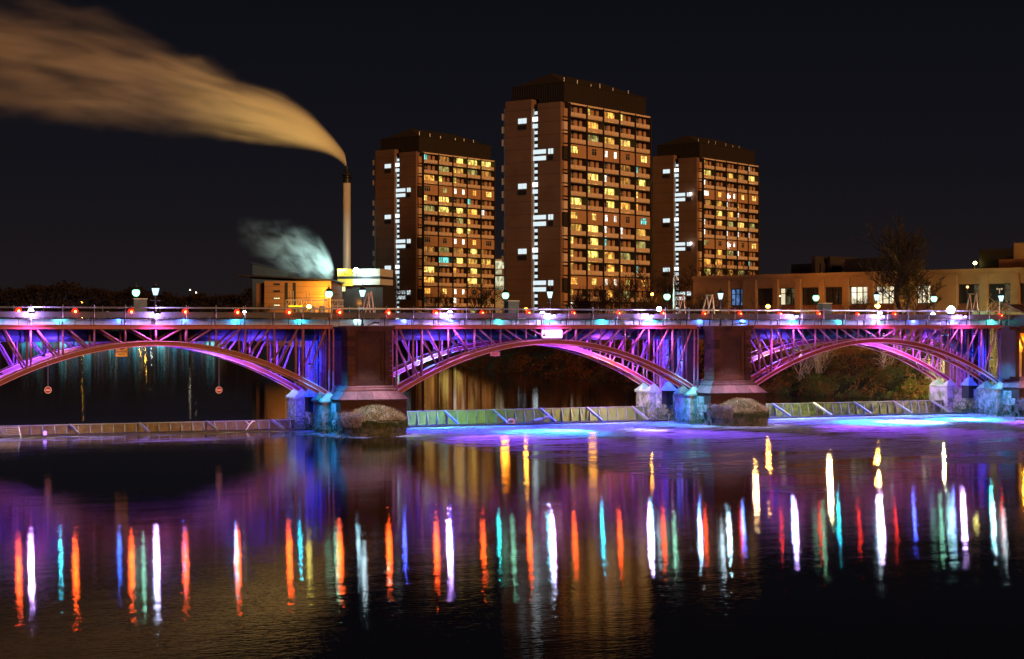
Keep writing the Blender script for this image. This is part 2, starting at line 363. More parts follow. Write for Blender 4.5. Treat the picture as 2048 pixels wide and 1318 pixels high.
# ------------------------------------------------------------------ parapets
def railing(n, name, label, zt):
    t = thing(name, BW(0,0), TH, label, 'railing')
    s0, s1 = -15*PN, 2*LP+7.2*PN
    MB().tube((s0,n,zt), (s1,n,zt), .045, n=8).build('top_rail', M_GALV, t, smooth=True)
    MB().tube((s0,n,zt-.80), (s1,n,zt-.80), .03, n=6).build('lower_rail', M_DARK, t, smooth=True)
    a = MB().tube((0,0,8.19), (0,0,zt-.06), .028, n=6).ball((0,0,zt), .075, 8, 6).ball((0,0,zt+.14), .045, 6, 4).tube((0,0,zt), (0,0,zt+.12), .02, n=6).tube((0,0,8.19),(0,0,8.27),.07,.04,n=8)
    me = a.mesh('post', M_GALV, True)
    k = s0
    while k < s1:
        put('post', me, t, (k, n, 0)); k += PN
    return t
railing(-.05, 'front_railing', 'near pipe handrail with ball-topped posts along the bridge', 9.44)
railing(8.95, 'rear_railing', 'far pipe handrail of the bridge seen behind the lit grey parapet sheets', 9.48)
pp = thing('parapet_sheeting', BW(0,0), TH, 'row of grey sheets behind the near handrail, lit in purple fans', 'parapet')
me = MB().cbox(-1.085,1.085,-.03,.03,8.70,9.12,.012).box(-1.085,1.085,-.06,-.03,9.09,9.12).mesh('sheet', M_PANEL)
mb2 = MB().box(-.03,.03,-.04,.04,8.12,8.72).mesh('bracket', M_DARK)
k = -14.5*PN
while k < 2*LP+7*PN:
    put('sheet', me, pp, (k, .28, 0)); put('bracket', mb2, pp, (k+PN/2, .36, 0)); k += PN
M_KERB = mat('pale_kerb', (.34,.40,.44), .6, 0, .3, 3)
kb = thing('service_trough', BW(0,0), TH, 'pale service trough along the deck glowing blue and turquoise below the parapet sheets', 'trough')
me = MB().cbox(-1.07,1.07,-.12,.12,8.13,8.60,.02).mesh('trough_cover', M_KERB)
k = -14.5*PN
while k < 2*LP+7*PN:
    put('trough_cover', me, kb, (k, 1.5, 0)); k += PN
# coloured lamps that wash the trough (fixtures on the back of the sheets)
tcol = [(.02,.75,1),(.05,.18,1),(.02,.9,.75),(.08,.12,1),(.02,.5,1),(.05,.85,1),(.03,.9,.8),(.5,.9,1),(.05,.2,1),(.02,.8,1),(.06,.12,1)]
fx = MB().box(-.12,.12,-.05,.05,-.04,.04).mesh('housing', M_BLACK); fl = MB().box(-.10,.10,.05,.056,-.03,.03)
k = 0; s = -13.2*PN
while s < 2*LP+7*PN:
    c = tcol[(k*7+3) % len(tcol)]
    o = thing('wash_light', BW(s, .75, 8.62), TH, 'small wash light on the bridge behind the parapet sheet, %s from the left' % ORD[k], 'wash light', 'wash lights over the trough')
    put('housing', fx, o); put('lens', fl.mesh('lens', glow('lens_glow_%d' % (k % 11), c, 3)), o)
    lamp('POINT', (0, .5, -.02), c, 45 + 60*rnd.random(), o, rad=.06)
    s += PN*2.0+rnd.uniform(-.6,.6); k += 1

# ------------------------------------------------------------------ floodlights over the front truss
def flood(s, w, col, lab, size=.11):
    t = thing('floodlight', BW(s, -.05, 8.95), TH, lab, 'floodlight', 'floodlights clamped to the near handrail')
    MB().bar((0,0,0),(0,-.42,.10),.05,.05).build('bracket_arm', M_BLACK, t)
    MB().frustum(-.16,.16,-.60,-.36,.02,-.24,.24,-.66,-.30,.15).box(-.25,.25,-.67,-.29,.15,.18).build('housing', M_BLACK, t)
    MB().ball((0,-.48,-.02), size, 12, 6, .7).build('lens', glow('flood_lens_%.2f' % col[0], tuple(min(1, c*.6+.4) for c in col), 14), t, smooth=True)
    lamp('POINT', (0,-.26,-.10), (.62,.36,1), w*.50, t, rad=.12, spec=1.0)
    lamp('SPOT', (0,-.85,-.10), (.85,.22,.95), w*.70, t, aim=(0,.25,-5), size=128, blend=.6, rad=.3, spec=.6)
    return t
FL = [(-4*PN,1500,'the left arch haunch'),(0,1500,'the crown of the left arch'),(LP-4*PN,1500,'the left haunch of the middle arch'),(LP,1900,'the white board'),(LP+4*PN,1900,'the right haunch of the middle arch'),
      (2*LP-4*PN,1300,'the left haunch of the right arch'),(2*LP,1500,'the crown of the right arch'),(2*LP+4*PN,1300,'the right haunch of the right arch')]
for s, w, l in FL: flood(s, w, (1.0,.50,.98), 'purple-white floodlight on the near handrail above ' + l)
# ------------------------------------------------------------------ piers
def tufts(name, pts, h, n_, m, parent, seed=1, lean=.5):
    r = random.Random(seed); mb = MB()
    for _ in range(n_):
        x, y, z = pts(r); a = r.uniform(0, 6.28); L = h*r.uniform(.4, 1.2); b = r.uniform(-lean, lean); c = r.uniform(-lean, lean); w = .018+.02*r.random()
        dx, dy = math.cos(a)*w, math.sin(a)*w
        mb.add([(x-dx,y-dy,z),(x+dx,y+dy,z),(x+b*L*.5+dx*.6,y+c*L*.5+dy*.6,z+L*.65),(x+b*L,y+c*L,z+L*.9)], [(0,1,2,3)])
    return mb.build(name, m, parent, kind='stuff')
M_LILAC = mat('pale_weeds', (.36,.30,.30), .9, 0, .3, 2)
M_IVY = mat('ivy_leaf', (.06,.10,.03), .6, 0, .4, 2)
PIER_S = [-7.155*PN, 7.155*PN, LP+7.155*PN, 2*LP+7.155*PN]
def blocks(parent, me_name, x0, x1, z0, z1, face, d0, d1, ch, bw, m, seed=0, axis='x'):
    """courses of dressed blocks; each block an object that shares one of a few meshes"""
    r = random.Random(seed); nr = max(1, round((z1-z0)/ch)); h = (z1-z0)/nr
    nb = max(1, round((x1-x0)/bw)); w = (x1-x0)/nb
    for j in range(nr):
        off = (w/2 if j % 2 and nb > 1 else 0); edges = [x0] + [x0+off+w*i for i in range(1 if not off else 0, nb)] + [x1]
        edges = sorted(set(round(e, 4) for e in edges if x0 <= e <= x1)); 
        for a, b in zip(edges[:-1], edges[1:]):
            if b-a < .08: continue
            p = r.uniform(0, .018)
            mb = MB()
            if axis == 'x': mb.cbox(a+.008, b-.008, d0-p, d1, z0+h*j+.008, z0+h*(j+1)-.014, .02)
            else: mb.cbox(d0-p, d1, a+.008, b-.008, z0+h*j+.008, z0+h*(j+1)-.014, .02)
            mb.build(me_name, m, parent)
def make_pier(i, label, niche=False):
    t = thing('stone_pier', BW(PIER_S[i],0), TH, label, 'pier', 'stone piers of the bridge')
    # shaft, front end
    MB().box(-1.55,1.55,-1.45,.15,3.55,8.02).build('core', M_STONE, t)
    if not niche:
        blocks(t, 'quoin', -1.78, -1.18, 3.62, 7.72, 0, -1.62, -1.2, .37, .6, M_STONE, i)
        blocks(t, 'quoin', 1.18, 1.78, 3.62, 7.72, 0, -1.62, -1.2, .37, .6, M_STONE, i+9)
        fr = MB().box(-1.17,1.17,-1.56,-1.44,7.35,7.7).box(-1.17,1.17,-1.56,-1.44,3.62,3.98).box(-1.17,-.98,-1.54,-1.44,3.98,7.35).box(.98,1.17,-1.54,-1.44,3.98,7.35)
        fr.prism([(-.98,3.98),(-.86,4.1),(-.86,7.23),(-.98,7.35)], -1.52, -1.44).prism([(.98,3.98),(.98,7.35),(.86,7.23),(.86,4.1)], -1.52, -1.44)
        fr.box(-.86,.86,-1.52,-1.44,7.21,7.35).box(-.86,.86,-1.52,-1.44,3.98,4.10)
        fr.build('panel_moulding', M_STONE, t); MB().box(-.86,.86,-1.47,-1.445,4.10,7.21).build('recessed_panel', M_STONEP, t)
        # left flank of the shaft
        blocks(t, 'flank_block', -1.2, .12, 3.62, 7.72, 0, -1.68, -1.5, .37, .75, M_STONE, i+20, 'y')
        blocks(t, 'flank_block', -1.2, .12, 3.62, 7.72, 0, 1.5, 1.66, .37, .75, M_STONE, i+30, 'y')
    MB().box(-1.80,1.80,-1.66,.25,7.72,7.80).box(-1.86,1.86,-1.72,.25,7.80,7.92).box(-1.94,1.94,-1.80,.3,7.92,8.10).build('cornice', M_STONE, t)
    # stepped and sloped plinth
    MB().cbox(-1.95,1.95,-1.8,1.1,3.42,3.60,.03).cbox(-2.1,2.1,-1.95,1.2,3.22,3.42,.04).build('plinth_step', M_SKIRT, t)
    for a, b in ((-1,-.5),(-.5,0),(0,.5),(.5,1)):
        MB().add([(2.75*a+.012,-2.62,2.62),(2.75*b-.012,-2.62,2.62),(2.15*b-.01,-2.0,3.22),(2.15*a+.01,-2.0,3.22),(2.75*a+.012,-2.5,2.55),(2.75*b-.012,-2.5,2.55),(2.15*b-.01,-1.8,3.2),(2.15*a+.01,-1.8,3.2)],
             [(0,1,2,3),(0,3,7,4),(1,5,6,2),(0,4,5,1),(3,2,6,7)]).build('sloping_slab', M_SKIRT, t)
    for sg in (-1, 1):
        for j in range(3):
            y0 = -2.0 + j*1.05; y1 = y0+1.02
            ya = -2.62 if j == 0 else y0
            MB().add([(sg*2.75,ya,2.62),(sg*2.75,y1,2.62),(sg*2.15,y1,3.22),(sg*2.15,y0,3.22),(sg*2.5,ya+.1,2.55),(sg*2.5,y1,2.55),(sg*1.9,y1,3.2),(sg*1.9,y0,3.2)],
                 [(0,1,2,3),(4,7,6,5),(0,3,7,4),(1,5,6,2),(0,4,5,1),(3,2,6,7)]).build('sloping_slab', M_SKIRT, t)
    MB().box(-2.6,2.6,-2.5,1.15,1.2,2.55).box(-2.0,2.0,-1.85,1.1,2.5,3.25).build('plinth_wall', M_STONE, t)
    # long masonry base and abutment blocks under the rib feet
    MB().box(-2.35,2.35,-2.2,10.6,-1.0,2.3).build('base_core', M_WALL, t)
    for sg in (-1, 1):
        x0, x1 = (-2.62, -2.36) if sg < 0 else (2.36, 2.62)
        r = random.Random(i*7+sg); 
        for y in range(12):
            for z in range(4):
                a = -2.0 + y*1.05 + (.5 if z % 2 else 0)
                if a+1.05 > 10.6: continue
                p = r.uniform(0,.03)
                MB().cbox(x0-(p if sg < 0 else 0), x1+(p if sg > 0 else 0), a+.01, a+1.04, -.25+z*.64, -.25+(z+1)*.64-.015, .03).build('wall_stone', M_WALL, t)
        for yc in (.95, 7.95):
            MB().box(sg*2.95-.33 if sg > 0 else -2.95-.33, sg*2.95+.33 if sg > 0 else -2.95+.33, yc-1.25, yc+1.25, -.6, 2.35).build('buttress', M_WALL, t)
            xs = sorted((sg*2.1, sg*3.38))
            MB().box(xs[0], xs[1], yc-1.34, yc+1.34, 2.35, 2.50).build('coping', M_COPPER, t)
            for q in (-1.34, .46):
                MB().frustum(xs[0], xs[1], yc+q, yc+q+.88, 2.50, (xs[0]+xs[1])/2-.1, (xs[0]+xs[1])/2+.1, yc+q+.36, yc+q+.52, 3.12).build('pyramid_cap', M_COPPER, t)
        # control kiosk between the buttresses
        xc = sg*2.75
        MB().box(xc-.42,xc+.42,3.75,4.75,1.45,2.62).build('kiosk', M_DARK, t); MB().frustum(xc-.55,xc+.55,3.6,4.9,2.62,xc-.12,xc+.12,4.1,4.4,3.35).tube((xc,4.25,3.3),(xc,4.25,3.7),.09,n=8).build('kiosk_roof', M_COPPER, t)
        # gate guide: arched iron frame, columns, chains
        for y, h in ((2.6,7.7),(3.2,7.7),(5.3,7.7),(5.9,7.7),(6.4,7.7)):
            MB().bar((xc*.86,y,2.3),(xc*.86,y,h),.16,.16).build('guide_column', M_TRUSS, t)
        for y in (2.9, 5.6):
            a = MB(); n_ = 10
            for k in range(n_):
                t0 = math.pi*k/n_; t1 = math.pi*(k+1)/n_
                a.bar((xc*.86,y-.42*math.cos(t0),6.6+.6*math.sin(t0)),(xc*.86,y-.42*math.cos(t1),6.6+.6*math.sin(t1)),.10,.06)
            a.build('arched_head', M_GALV, t)
            a = MB()
            for z0 in (3.0,4.2,5.4):
                a.bar((xc*.9,y-.32,z0),(xc*.9,y+.32,z0+1.1),.05,.05).bar((xc*.9,y+.32,z0),(xc*.9,y-.32,z0+1.1),.05,.05)
            a.build('cross_bracing', M_TRUSS, t)
        for y in (3.9, 4.6):
            a = MB(); z = .9
            while z < 7.8: a.box(xc*.95-.035,xc*.95+.035,y-.035,y+.035,z,z+.07); z += .125
            a.build('lifting_chain', M_GALV, t, kind='stuff')
        MB().box(xc*.85-.05,xc*.85+.05,4.2,4.32,.4,7.8).build('lifting_rod', M_GALV, t)
    # pair of shafts at the far side
    MB().box(-1.5,1.5,6.6,9.4,2.3,8.02).build('rear_shaft', M_STONE, t)
    # rounded cutwater with its overgrown top
    yc = -2.5; rr = 2.42
    MB().lathe([(rr-.12,-1.0),(rr-.12,1.15),(rr-.3,1.2)], (0,yc,0), 28).build('cutwater_core', M_CUT, t)
    for z in range(3):
        for k in range(9):
            a0 = math.pi + math.pi*(k+(.5 if z % 2 else 0))/9; a1 = a0+math.pi/9-.012
            if a1 > 2*math.pi+.01: continue
            mb = MB(); 
            for sgm in range(3):
                u0 = a0+(a1-a0)*sgm/3; u1 = a0+(a1-a0)*(sgm+1)/3; zz0, zz1 = -.3+z*.5, -.3+(z+1)*.5-.015
                c = [(rr*math.cos(u0),yc+rr*math.sin(u0)),(rr*math.cos(u1),yc+rr*math.sin(u1)),((rr-.2)*math.cos(u1),yc+(rr-.2)*math.sin(u1)),((rr-.2)*math.cos(u0),yc+(rr-.2)*math.sin(u0))]
                mb.add([(x,y,zz0) for x,y in c]+[(x,y,zz1) for x,y in c], [(0,3,2,1),(4,5,6,7),(0,1,5,4),(1,2,6,5),(2,3,7,6),(3,0,4,7)])
            mb.build('curved_stone', M_CUT, t)
    dome = MB(); NR, NA = 10, 40
    for a in range(NR+1):
        q = a/NR
        for k in range(NA):
            an = 2*math.pi*k/NA; r_ = (rr+.06)*(1-q)
            zz = 1.16 + .95*math.sin(q*math.pi/2)**.9 + noise.noise(Vector((r_*math.cos(an)*1.3+i*9, r_*math.sin(an)*1.3, 0)))*.16 + (noise.noise(Vector((math.cos(an)*5+i,math.sin(an)*5,4)))*.22-.12 if a == 0 else 0)
            dome.v.append((r_*math.cos(an), yc+r_*math.sin(an), zz))
    for a in range(NR):
        for k in range(NA): dome.f.append((a*NA+k, a*NA+(k+1) % NA, (a+1)*NA+(k+1) % NA, (a+1)*NA+k))
    dome.build('moss_cap', M_MOSS, t, smooth=True)
    def top(r):
        a = r.uniform(0, 6.28); d = rr*math.sqrt(r.random()); q = 1-d/rr
        return d*math.cos(a), yc+d*math.sin(a), 1.10+.94*math.sin(q*math.pi/2)**.9
    def rim(r):
        a = math.pi+r.uniform(-.1, math.pi+.1); d = rr*r.uniform(.95,1.03)
        return d*math.cos(a), yc+d*math.sin(a), r.uniform(.75,1.2)
    tufts('dry_grass', top, .26, 6500, M_GRASS, t, i, .9); tufts('hanging_weeds', rim, -.32, 1800, M_IVY, t, i+5, .35)
    def lft(r):
        a = math.pi+r.uniform(-.2, .9); d = rr*r.uniform(.9,1.06); return d*math.cos(a)-.1, yc+d*math.sin(a), r.uniform(.6,1.5)
    tufts('pale_weeds', lft, .34, 1400, M_LILAC, t, i+8, .8)
    def wallp(r):
        return -2.64-.75*(r.random()<.3), r.uniform(-2,9), r.uniform(.1,1.5)*r.random()+.1
    tufts('wall_moss', wallp, .16, 2600, M_IVY, t, i+12, 1.2)
    return t
make_pier(0, 'stone pier beyond the left end of the left arch')
make_pier(1, 'dark sandstone pier with blue-lit left flank and mossy domed cutwater')
make_pier(2, 'dark sandstone pier with ivy on its edge and pink dry grass on its cutwater')
p3 = make_pier(3, 'sandstone end pier at the right with an orange-lit niche', True)
# orange-lit niche in the end pier, its side pilasters and hood
M_NICHE = mat('niche_stone', (.42,.34,.24), .85, 0, .25, 1.5, bump=.15)
MB().box(-2.8,-1.5,-1.44,-.3,3.4,8.0).build('shaft_wing', M_STONE, p3)
fr = MB().box(-2.95,-2.5,-2.4,-1.4,3.6,7.75).box(2.0,2.6,-2.4,-1.4,3.6,7.75).box(-3.05,2.7,-2.5,-1.4,7.45,7.75)
fr.build('niche_surround', M_STONE, p3)
MB().box(-2.5,2.0,-1.52,-1.44,3.6,7.5).build('niche_back', M_NICHE, p3)
MB().box(-1.5,-.4,-1.62,-1.5,3.6,5.7).prism([(-.95+.55*math.cos(math.pi*k/12), 5.7+.55*math.sin(math.pi*k/12)) for k in range(13)], -1.62, -1.5).build('niche_door_recess', M_STONE, p3)
MB().box(-2.45,-1.5,-1.60,-1.52,5.75,5.83).build('niche_string_course', M_NICHE, p3)
MB().prism([(-2.0,7.45),(-1.0,7.45),(-1.2,6.7),(-1.5,6.4)], -1.9, -1.75).build('niche_bracket', M_STONE, p3)
lamp('POINT', (-1.7,-2.25,6.9), (1,.40,.02), 420, p3, rad=.12)
rf = thing('lean_to_roof', BW(PIER_S[3]+.6,-1.0,8.1), TH, 'ribbed lean-to roof of the gate hut on the end pier', 'hut', None)
MB().box(-1.6,6.0,-1.2,3.0,0,1.0).build('hut_wall', M_DARK, rf)
MB().add([(-1.7,-1.3,.85),(6.1,-1.3,.85),(6.1,3.1,2.0),(-1.0,3.1,2.0),(-1.7,-1.3,.80),(6.1,-1.3,.80),(6.1,3.1,1.95),(-1.0,3.1,1.95)],[(0,1,2,3),(7,6,5,4),(0,4,5,1),(1,5,6,2),(2,6,7,3),(3,7,4,0)]).build('roof_sheet', M_DARK, rf)
me = MB().bar((0,-1.3,.87),(.5,3.1,2.03),.10,.06).mesh('roof_rib', M_ORB)
for k in range(7): put('roof_rib', me, rf, (-1.5+k*.75,0,0))

# blue, cyan, violet and warm lamps slung under the deck (each a small fixture)
ucnt = [0]
def under(s, n, z, col, w, aim=None, size=110, lab='', rad=.5):
    ucnt[0] += 1
    t = thing('under_deck_lamp', BW(s, n, z), TH, lab, 'lamp', 'coloured lamps slung under the deck')
    MB().tube((0,0,.16),(0,0,max(.3, 8.0-z)),.02,n=6).build('hanger', M_BLACK, t)
    MB().lathe([(.05,.16),(.13,.08),(.15,.0)], (0,0,0), 10).build('housing', M_BLACK, t)
    MB().lathe([(.11,-.015),(.12,.0)], (0,0,-.01), 10).build('lens', glow('ulens_%.2f%.2f%.2f' % col, col, 1.6), t)
    if aim is None: lamp('POINT', (0,0,-.12), col, w*(1.3 if col[2] > .9 and col[0] < .2 else .42), t, rad=rad, spec=.03)
    else: lamp('SPOT', (0,0,-.08), col, w, t, aim=(aim[0]-s, aim[1]-n, aim[2]-z), size=size, rad=rad, spec=.02)
BL, CY, VI, MG, OR, GR, YE = (.01,.05,1), (.03,.5,1), (.12,.05,1), (.40,.07,1), (1,.40,.06), (.25,.85,.35), (.85,.9,.12)
names = ['beyond the left edge','left of the first pier','left of the second pier','left of the end pier']
for i in (1, 2, 3):
    s = PIER_S[i]
    under(s-3.9, 2.4, 5.6, BL if i != 2 else (.10,.25,1), 1500, (s, 4.4, 4.2), 150, lab='blue lamp beside the feet of the ribs ' + names[i])
    under(s-4.8, 4.2, 6.6, BL, 4200, (s, 6.2, 3.2), 150, lab='blue lamp over the kiosk ' + names[i])
    under(s-4.6, -1.2, 5.2, (.02,.35,1) if i != 2 else (.1,.6,.9), 2800, (s-2.6, -1.0, .6), 120, lab='cyan spot aimed at the wet wall ' + names[i])
    under(s-4.0, 8.0, 4.6, (.75,1,.15) if i > 1 else (.8,.9,.3), 420, (s-1, 8.6, 1.6), 120, lab='yellow-green lamp by the rear buttress ' + names[i])
for i in (0, 1, 2):
    c = i*LP; nm = ['left', 'middle', 'right'][i]
    under(c-7.5, 2.8, 5.9, VI, 9000, (c-8, 9, 6.6), 160, lab='violet lamp below the deck over the left half of the %s arch' % nm)
    under(c+7.0, 2.8, 5.9, MG if i else VI, 9000, (c+8, 9, 6.6), 160, lab='magenta lamp below the deck over the right half of the %s arch' % nm)
    under(c+9.6, 3.4, 5.6, OR, 320, (c+9.8, 9, 5), 150, lab='orange lamp near the right haunch of the %s arch' % nm)
    under(c-10.5, 2.6, 4.6, (.7,.12,.9), 600, (c-11, 9, 6), 160, lab='pink lamp near the left springing of the %s arch' % nm)
under(2*LP-11, -.9, 7.0, (.8,.1,.9), 500, (2*LP-11, 1.5, 3), 120, lab='magenta lamp just right of the second pier')
# lamps that light the white water
def wat(s, n, z, c, w, a, size, lab): under(s, n, z, c, w*(3.4 if c[:2] == BL[:2] else 1.6), a, size, lab)
FB = -.9
wat(LP-9.0, 6.0, 7.2, BL, 9000, (LP-8,2.6,0), 92, 'blue flood on the foam left of the middle arch')
wat(LP+1.0, 6.0, 7.2, BL, 9000, (LP+1,2.6,0), 92, 'blue flood on the foam near the centre of the middle arch')
wat(LP+8.5, 6.0, 7.2, BL, 7000, (LP+7.5,2.6,0), 92, 'blue flood on the foam right of the middle arch')
wat(LP-1.8, FB, 7.3, (.01,.34,1), 26000, (LP-2.5,-5,0), 66, 'cyan flood on the foam below the white board')
wat(LP-1.0, FB, 7.3, (.25,1,.85), 22000, (LP-.6,-4.0,0), 30, 'narrow white-cyan spot on the foam below the white board')
wat(LP+6.0, FB, 7.3, (.30,.08,1), 26000, (LP+6.5,-13,0), 54, 'violet flood on the foam right of the middle arch')
wat(LP+6.5, FB, 7.3, (.75,.6,1), 16000, (LP+5.5,-5.5,0), 26, 'lilac spot on the foam right of the middle arch')
wat(LP-8.5, FB, 7.3, (.28,.06,1), 30000, (LP-8.5,-13,0), 54, 'violet flood on the foam left of the middle arch')
wat(2*LP-8.0, 6.0, 7.2, BL, 9000, (2*LP-7,2.4,0), 92, 'blue flood on the foam left of the right arch')
wat(2*LP+1.5, 6.0, 7.2, BL, 9000, (2*LP+1.5,2.4,0), 92, 'blue flood on the foam near the centre of the right arch')
wat(2*LP+9.5, 6.0, 7.2, (.01,.2,1), 8000, (2*LP+8.5,2.4,0), 92, 'blue flood on the foam right of the right arch')
wat(2*LP-1.5, FB, 7.3, (.02,.55,1), 34000, (2*LP-2.5,-4,0), 70, 'cyan flood on the foam below the crown of the right arch')
wat(2*LP-.2, FB, 7.3, (1,.95,.9), 42000, (2*LP-.2,-4.6,0), 44, 'white spot on the foam below the crown of the right arch')
wat(2*LP+6.5, FB, 7.3, (.02,.55,1), 30000, (2*LP+6.5,-3.4,0), 60, 'cyan flood on the foam right of the right arch')
wat(2*LP+6.0, FB, 7.3, (.85,.95,.9), 24000, (2*LP+6.6,-3.6,0), 26, 'pale spot on the foam right of the right arch')
wat(2*LP+9.5, FB, 7.3, (.50,.09,1), 32000, (2*LP+9.5,-13,0), 54, 'violet flood on the foam before the end pier')
wat(2*LP-8.5, FB, 7.3, (.40,.07,1), 30000, (2*LP-8.5,-13,0), 54, 'violet flood on the foam before the second pier')
under(LP-7, 3.6, 6.0, (.3,1,.35), 5200, (LP-6.5,7.3,.6), 130, lab='green-white spot aimed at the left half of the green gate')
under(LP+7.5, 3.8, 6.0, (1,.75,.06), 6000, (LP+8,7.3,.6), 120, lab='yellow spot aimed at the right half of the green gate')
under(2*LP-6, 3.8, 6.0, (.8,1,.22), 4800, (2*LP-6,7.3,.6), 130, lab='yellow-green spot aimed at the left half of the mossy gate')
under(2*LP+6, 3.8, 6.0, (.7,.9,.3), 3800, (2*LP+6,7.3,.6), 130, lab='pale green spot aimed at the right half of the mossy gate')
under(-5, 3.6, 6.2, (1,.75,.25), 2400, (-5,7.3,.4), 140, lab='warm spot aimed at the left part of the rusty gate')
under(6, 3.6, 6.2, (1,.7,.25), 1800, (6,7.3,.4), 140, lab='warm spot aimed at the right part of the rusty gate')
for i, c_ in ((1,(.95,.8,1)),(2,(1,.7,.95)),(3,(.95,.6,.9))):
    s_ = PIER_S[i]
    t = thing('floodlight', BW(s_-.2, -1.9, 8.25), TH, ['','lilac floodlight on the cornice shining down on the first mossy cutwater','pink floodlight on the cornice shining down on the pink-grassed cutwater','pink floodlight on the end pier shining down on its base'][i], 'floodlight')
    MB().bar((0,.2,-.1),(0,-1.6,.15),.05,.05).build('bracket_arm', M_BLACK, t); MB().frustum(-.16,.16,-1.8,-1.5,.0,-.22,.22,-1.85,-1.45,.14).build('housing', M_BLACK, t)
    MB().box(-.13,.13,-1.77,-1.53,-.02,.0).build('lens', glow('pier_lens', (1,.8,1), 2), t)
    lamp('SPOT', (0,-1.65,-.08), c_, 4200, t, aim=(0,-1.4,-7), size=62, blend=.8, rad=.12)
wat(-2, 5.6, 7.2, (.12,.08,1), 2600, (-2,2.5,0), 92, 'dim blue lamp over the gates of the left arch')

# ------------------------------------------------------------------ weir gates
M_G1 = mat('rusty_gate_plate', (.20,.15,.045), .8, .1, 0, 2.2, bump=.15, col2=(.06,.032,.014))
M_G2 = mat('green_gate_plate', (.20,.24,.06), .7, .1, 0, 1.2, bump=.1, col2=(.07,.16,.05))
M_G3 = mat('mossy_gate_plate', (.17,.19,.04), .8, .05, 0, 2.5, bump=.2, col2=(.035,.045,.02), thr=.5, wid=.15)
M_FIN = mat('gate_rib_steel', (.22,.24,.20), .55, .3, .3, 3)
def gate(c, zt, m, label, nb, ns, s0=-13.0, s1=13.0, y=GN, finm=None):
    t = thing('weir_gate', BW(c, 0), TH, label, 'weir gate', 'weir gates between the piers')
    w = (s1-s0)/nb
    pl = MB().box(.02-w/2, w/2-.02, y-.02, y+.06, .02, zt-.05).prism([(-w*.36,zt-.12),(w*.36,zt-.12),(.06,zt*.42),(-.06,zt*.42)], y-.055, y-.02).mesh('gate_plate', m)
    fin = MB().prism([(y-.02,.03),(y-.36,.03),(y-.30,zt*.45),(y-.10,zt-.12),(y-.02,zt-.08)], -.022, .022, 'x').mesh('gate_rib', finm or M_FIN)
    for k in range(nb): put('gate_plate', pl, t, (s0+w*(k+.5), 0, 0))
    for k in range(nb+1): put('gate_rib', fin, t, (s0+w*k, 0, 0))
    MB().box(s0,s1,y-.10,y+.14,zt-.05,zt).build('top_edge', M_FIN, t)
    MB().box(s0-.2,s1+.2,y-2.6,y-.4,-.1,.05).box(s0-.2,s1+.2,y-2.75,y-2.6,-.1,.10).build('sill_apron', M_DARK, t)
    for k in range(ns):
        x = s0+(s1-s0)*(k+.55)/ns
        MB().bar((x,y-.08,zt-.06),(x+.25,y-2.55,.12),.10,.16).bar((x,y-.1,zt+.03),(x+.25,y-2.57,.21),.16,.03).build('brace_strut', M_GALV, t)
    return t
gate(0, .72, M_G1, 'low rusty weir gate under the left arch', 30, 5)
gate(LP, 1.18, M_G2, 'tall green and yellow weir gate under the middle arch', 30, 6)
gate(2*LP, 1.16, M_G3, 'mossy ribbed weir gate under the right arch', 30, 6)
sc = thing('debris_screen', BW(-11.2,0), TH, 'grey barred debris screen at the left end of the rusty gate', 'screen')
for k in range(6): MB().tube((-2.4,4.6+.05*k,.08+.13*k),(2.2,4.6+.05*k,.08+.13*k),.03,n=6).build('screen_bar', M_GALV, sc)
for x in (-2.3,0,2.2): MB().bar((x,4.9,.82),(x+.12,4.3,-.1),.07,.07).build('screen_post', M_GALV, sc)
lamp('POINT', (0,2.2,2.6), (.35,.35,1), 260, sc, rad=.1)
bo = thing('bollard', BW(bs(90,4.2),4.2,0), TH, 'short violet-lit bollard standing in the water beside the barred screen', 'bollard')
MB().tube((0,0,-.3),(0,0,.16),.05,n=8).build('post', M_BLACK, bo); MB().lathe([(.10,.14),(.13,.2),(.13,.38),(.06,.46)],(0,0,0),12).build('lamp_head', glow('violet_head',(.45,.2,1),2.5), bo)
br = thing('forked_branch', BW(bs(498,5.6),5.6,.15), TH, 'pale forked branch caught against the brace of the rusty gate', 'branch')
MB().tube((-.25,0,-.1),(.05,0,.35),.05,.04).tube((.05,0,.35),(.32,0,.62),.04,.05).tube((.32,0,.62),(.5,0,.56),.05,.02).tube((.05,0,.35),(-.3,0,.62),.035,.015).build('stem', M_WHITE, br, smooth=True)
rg = thing('life_ring', BW(bs(1022,4.9),4.9,.22), TH, 'pink and white life ring washed up on the gate sill', 'life ring')
mb = MB(); pr = []
for i in range(16):
    a = 2*math.pi*i/16; b = 2*math.pi*(i+1)/16
    mb.tube((.30*math.cos(a),0,.22*math.sin(a)),(.30*math.cos(b),0,.22*math.sin(b)),.085,n=8)
mb.build('ring', mat('faded_orange',(.7,.30,.22),.6), rg, smooth=True)
MB().path([(.3,0,.25),(.5,.0,.4),(.72,.0,.1)],.012).build('grab_line', M_GALV, rg)
lg = thing('drift_log', BW(bs(1083,5.0),5.0,.35), TH, 'split grey log lying on the sill of the green gate', 'log')
MB().tube((-.75,0,-.12),(.1,.03,.05),.15,.17,10).tube((.1,.03,.05),(.72,0,.22),.17,.12,10).tube((.3,0,.15),(.75,-.05,.38),.06,.03,6).build('trunk', mat('wet_log',(.20,.18,.18),.6,0,.5,6,bump=.4), lg, smooth=True)

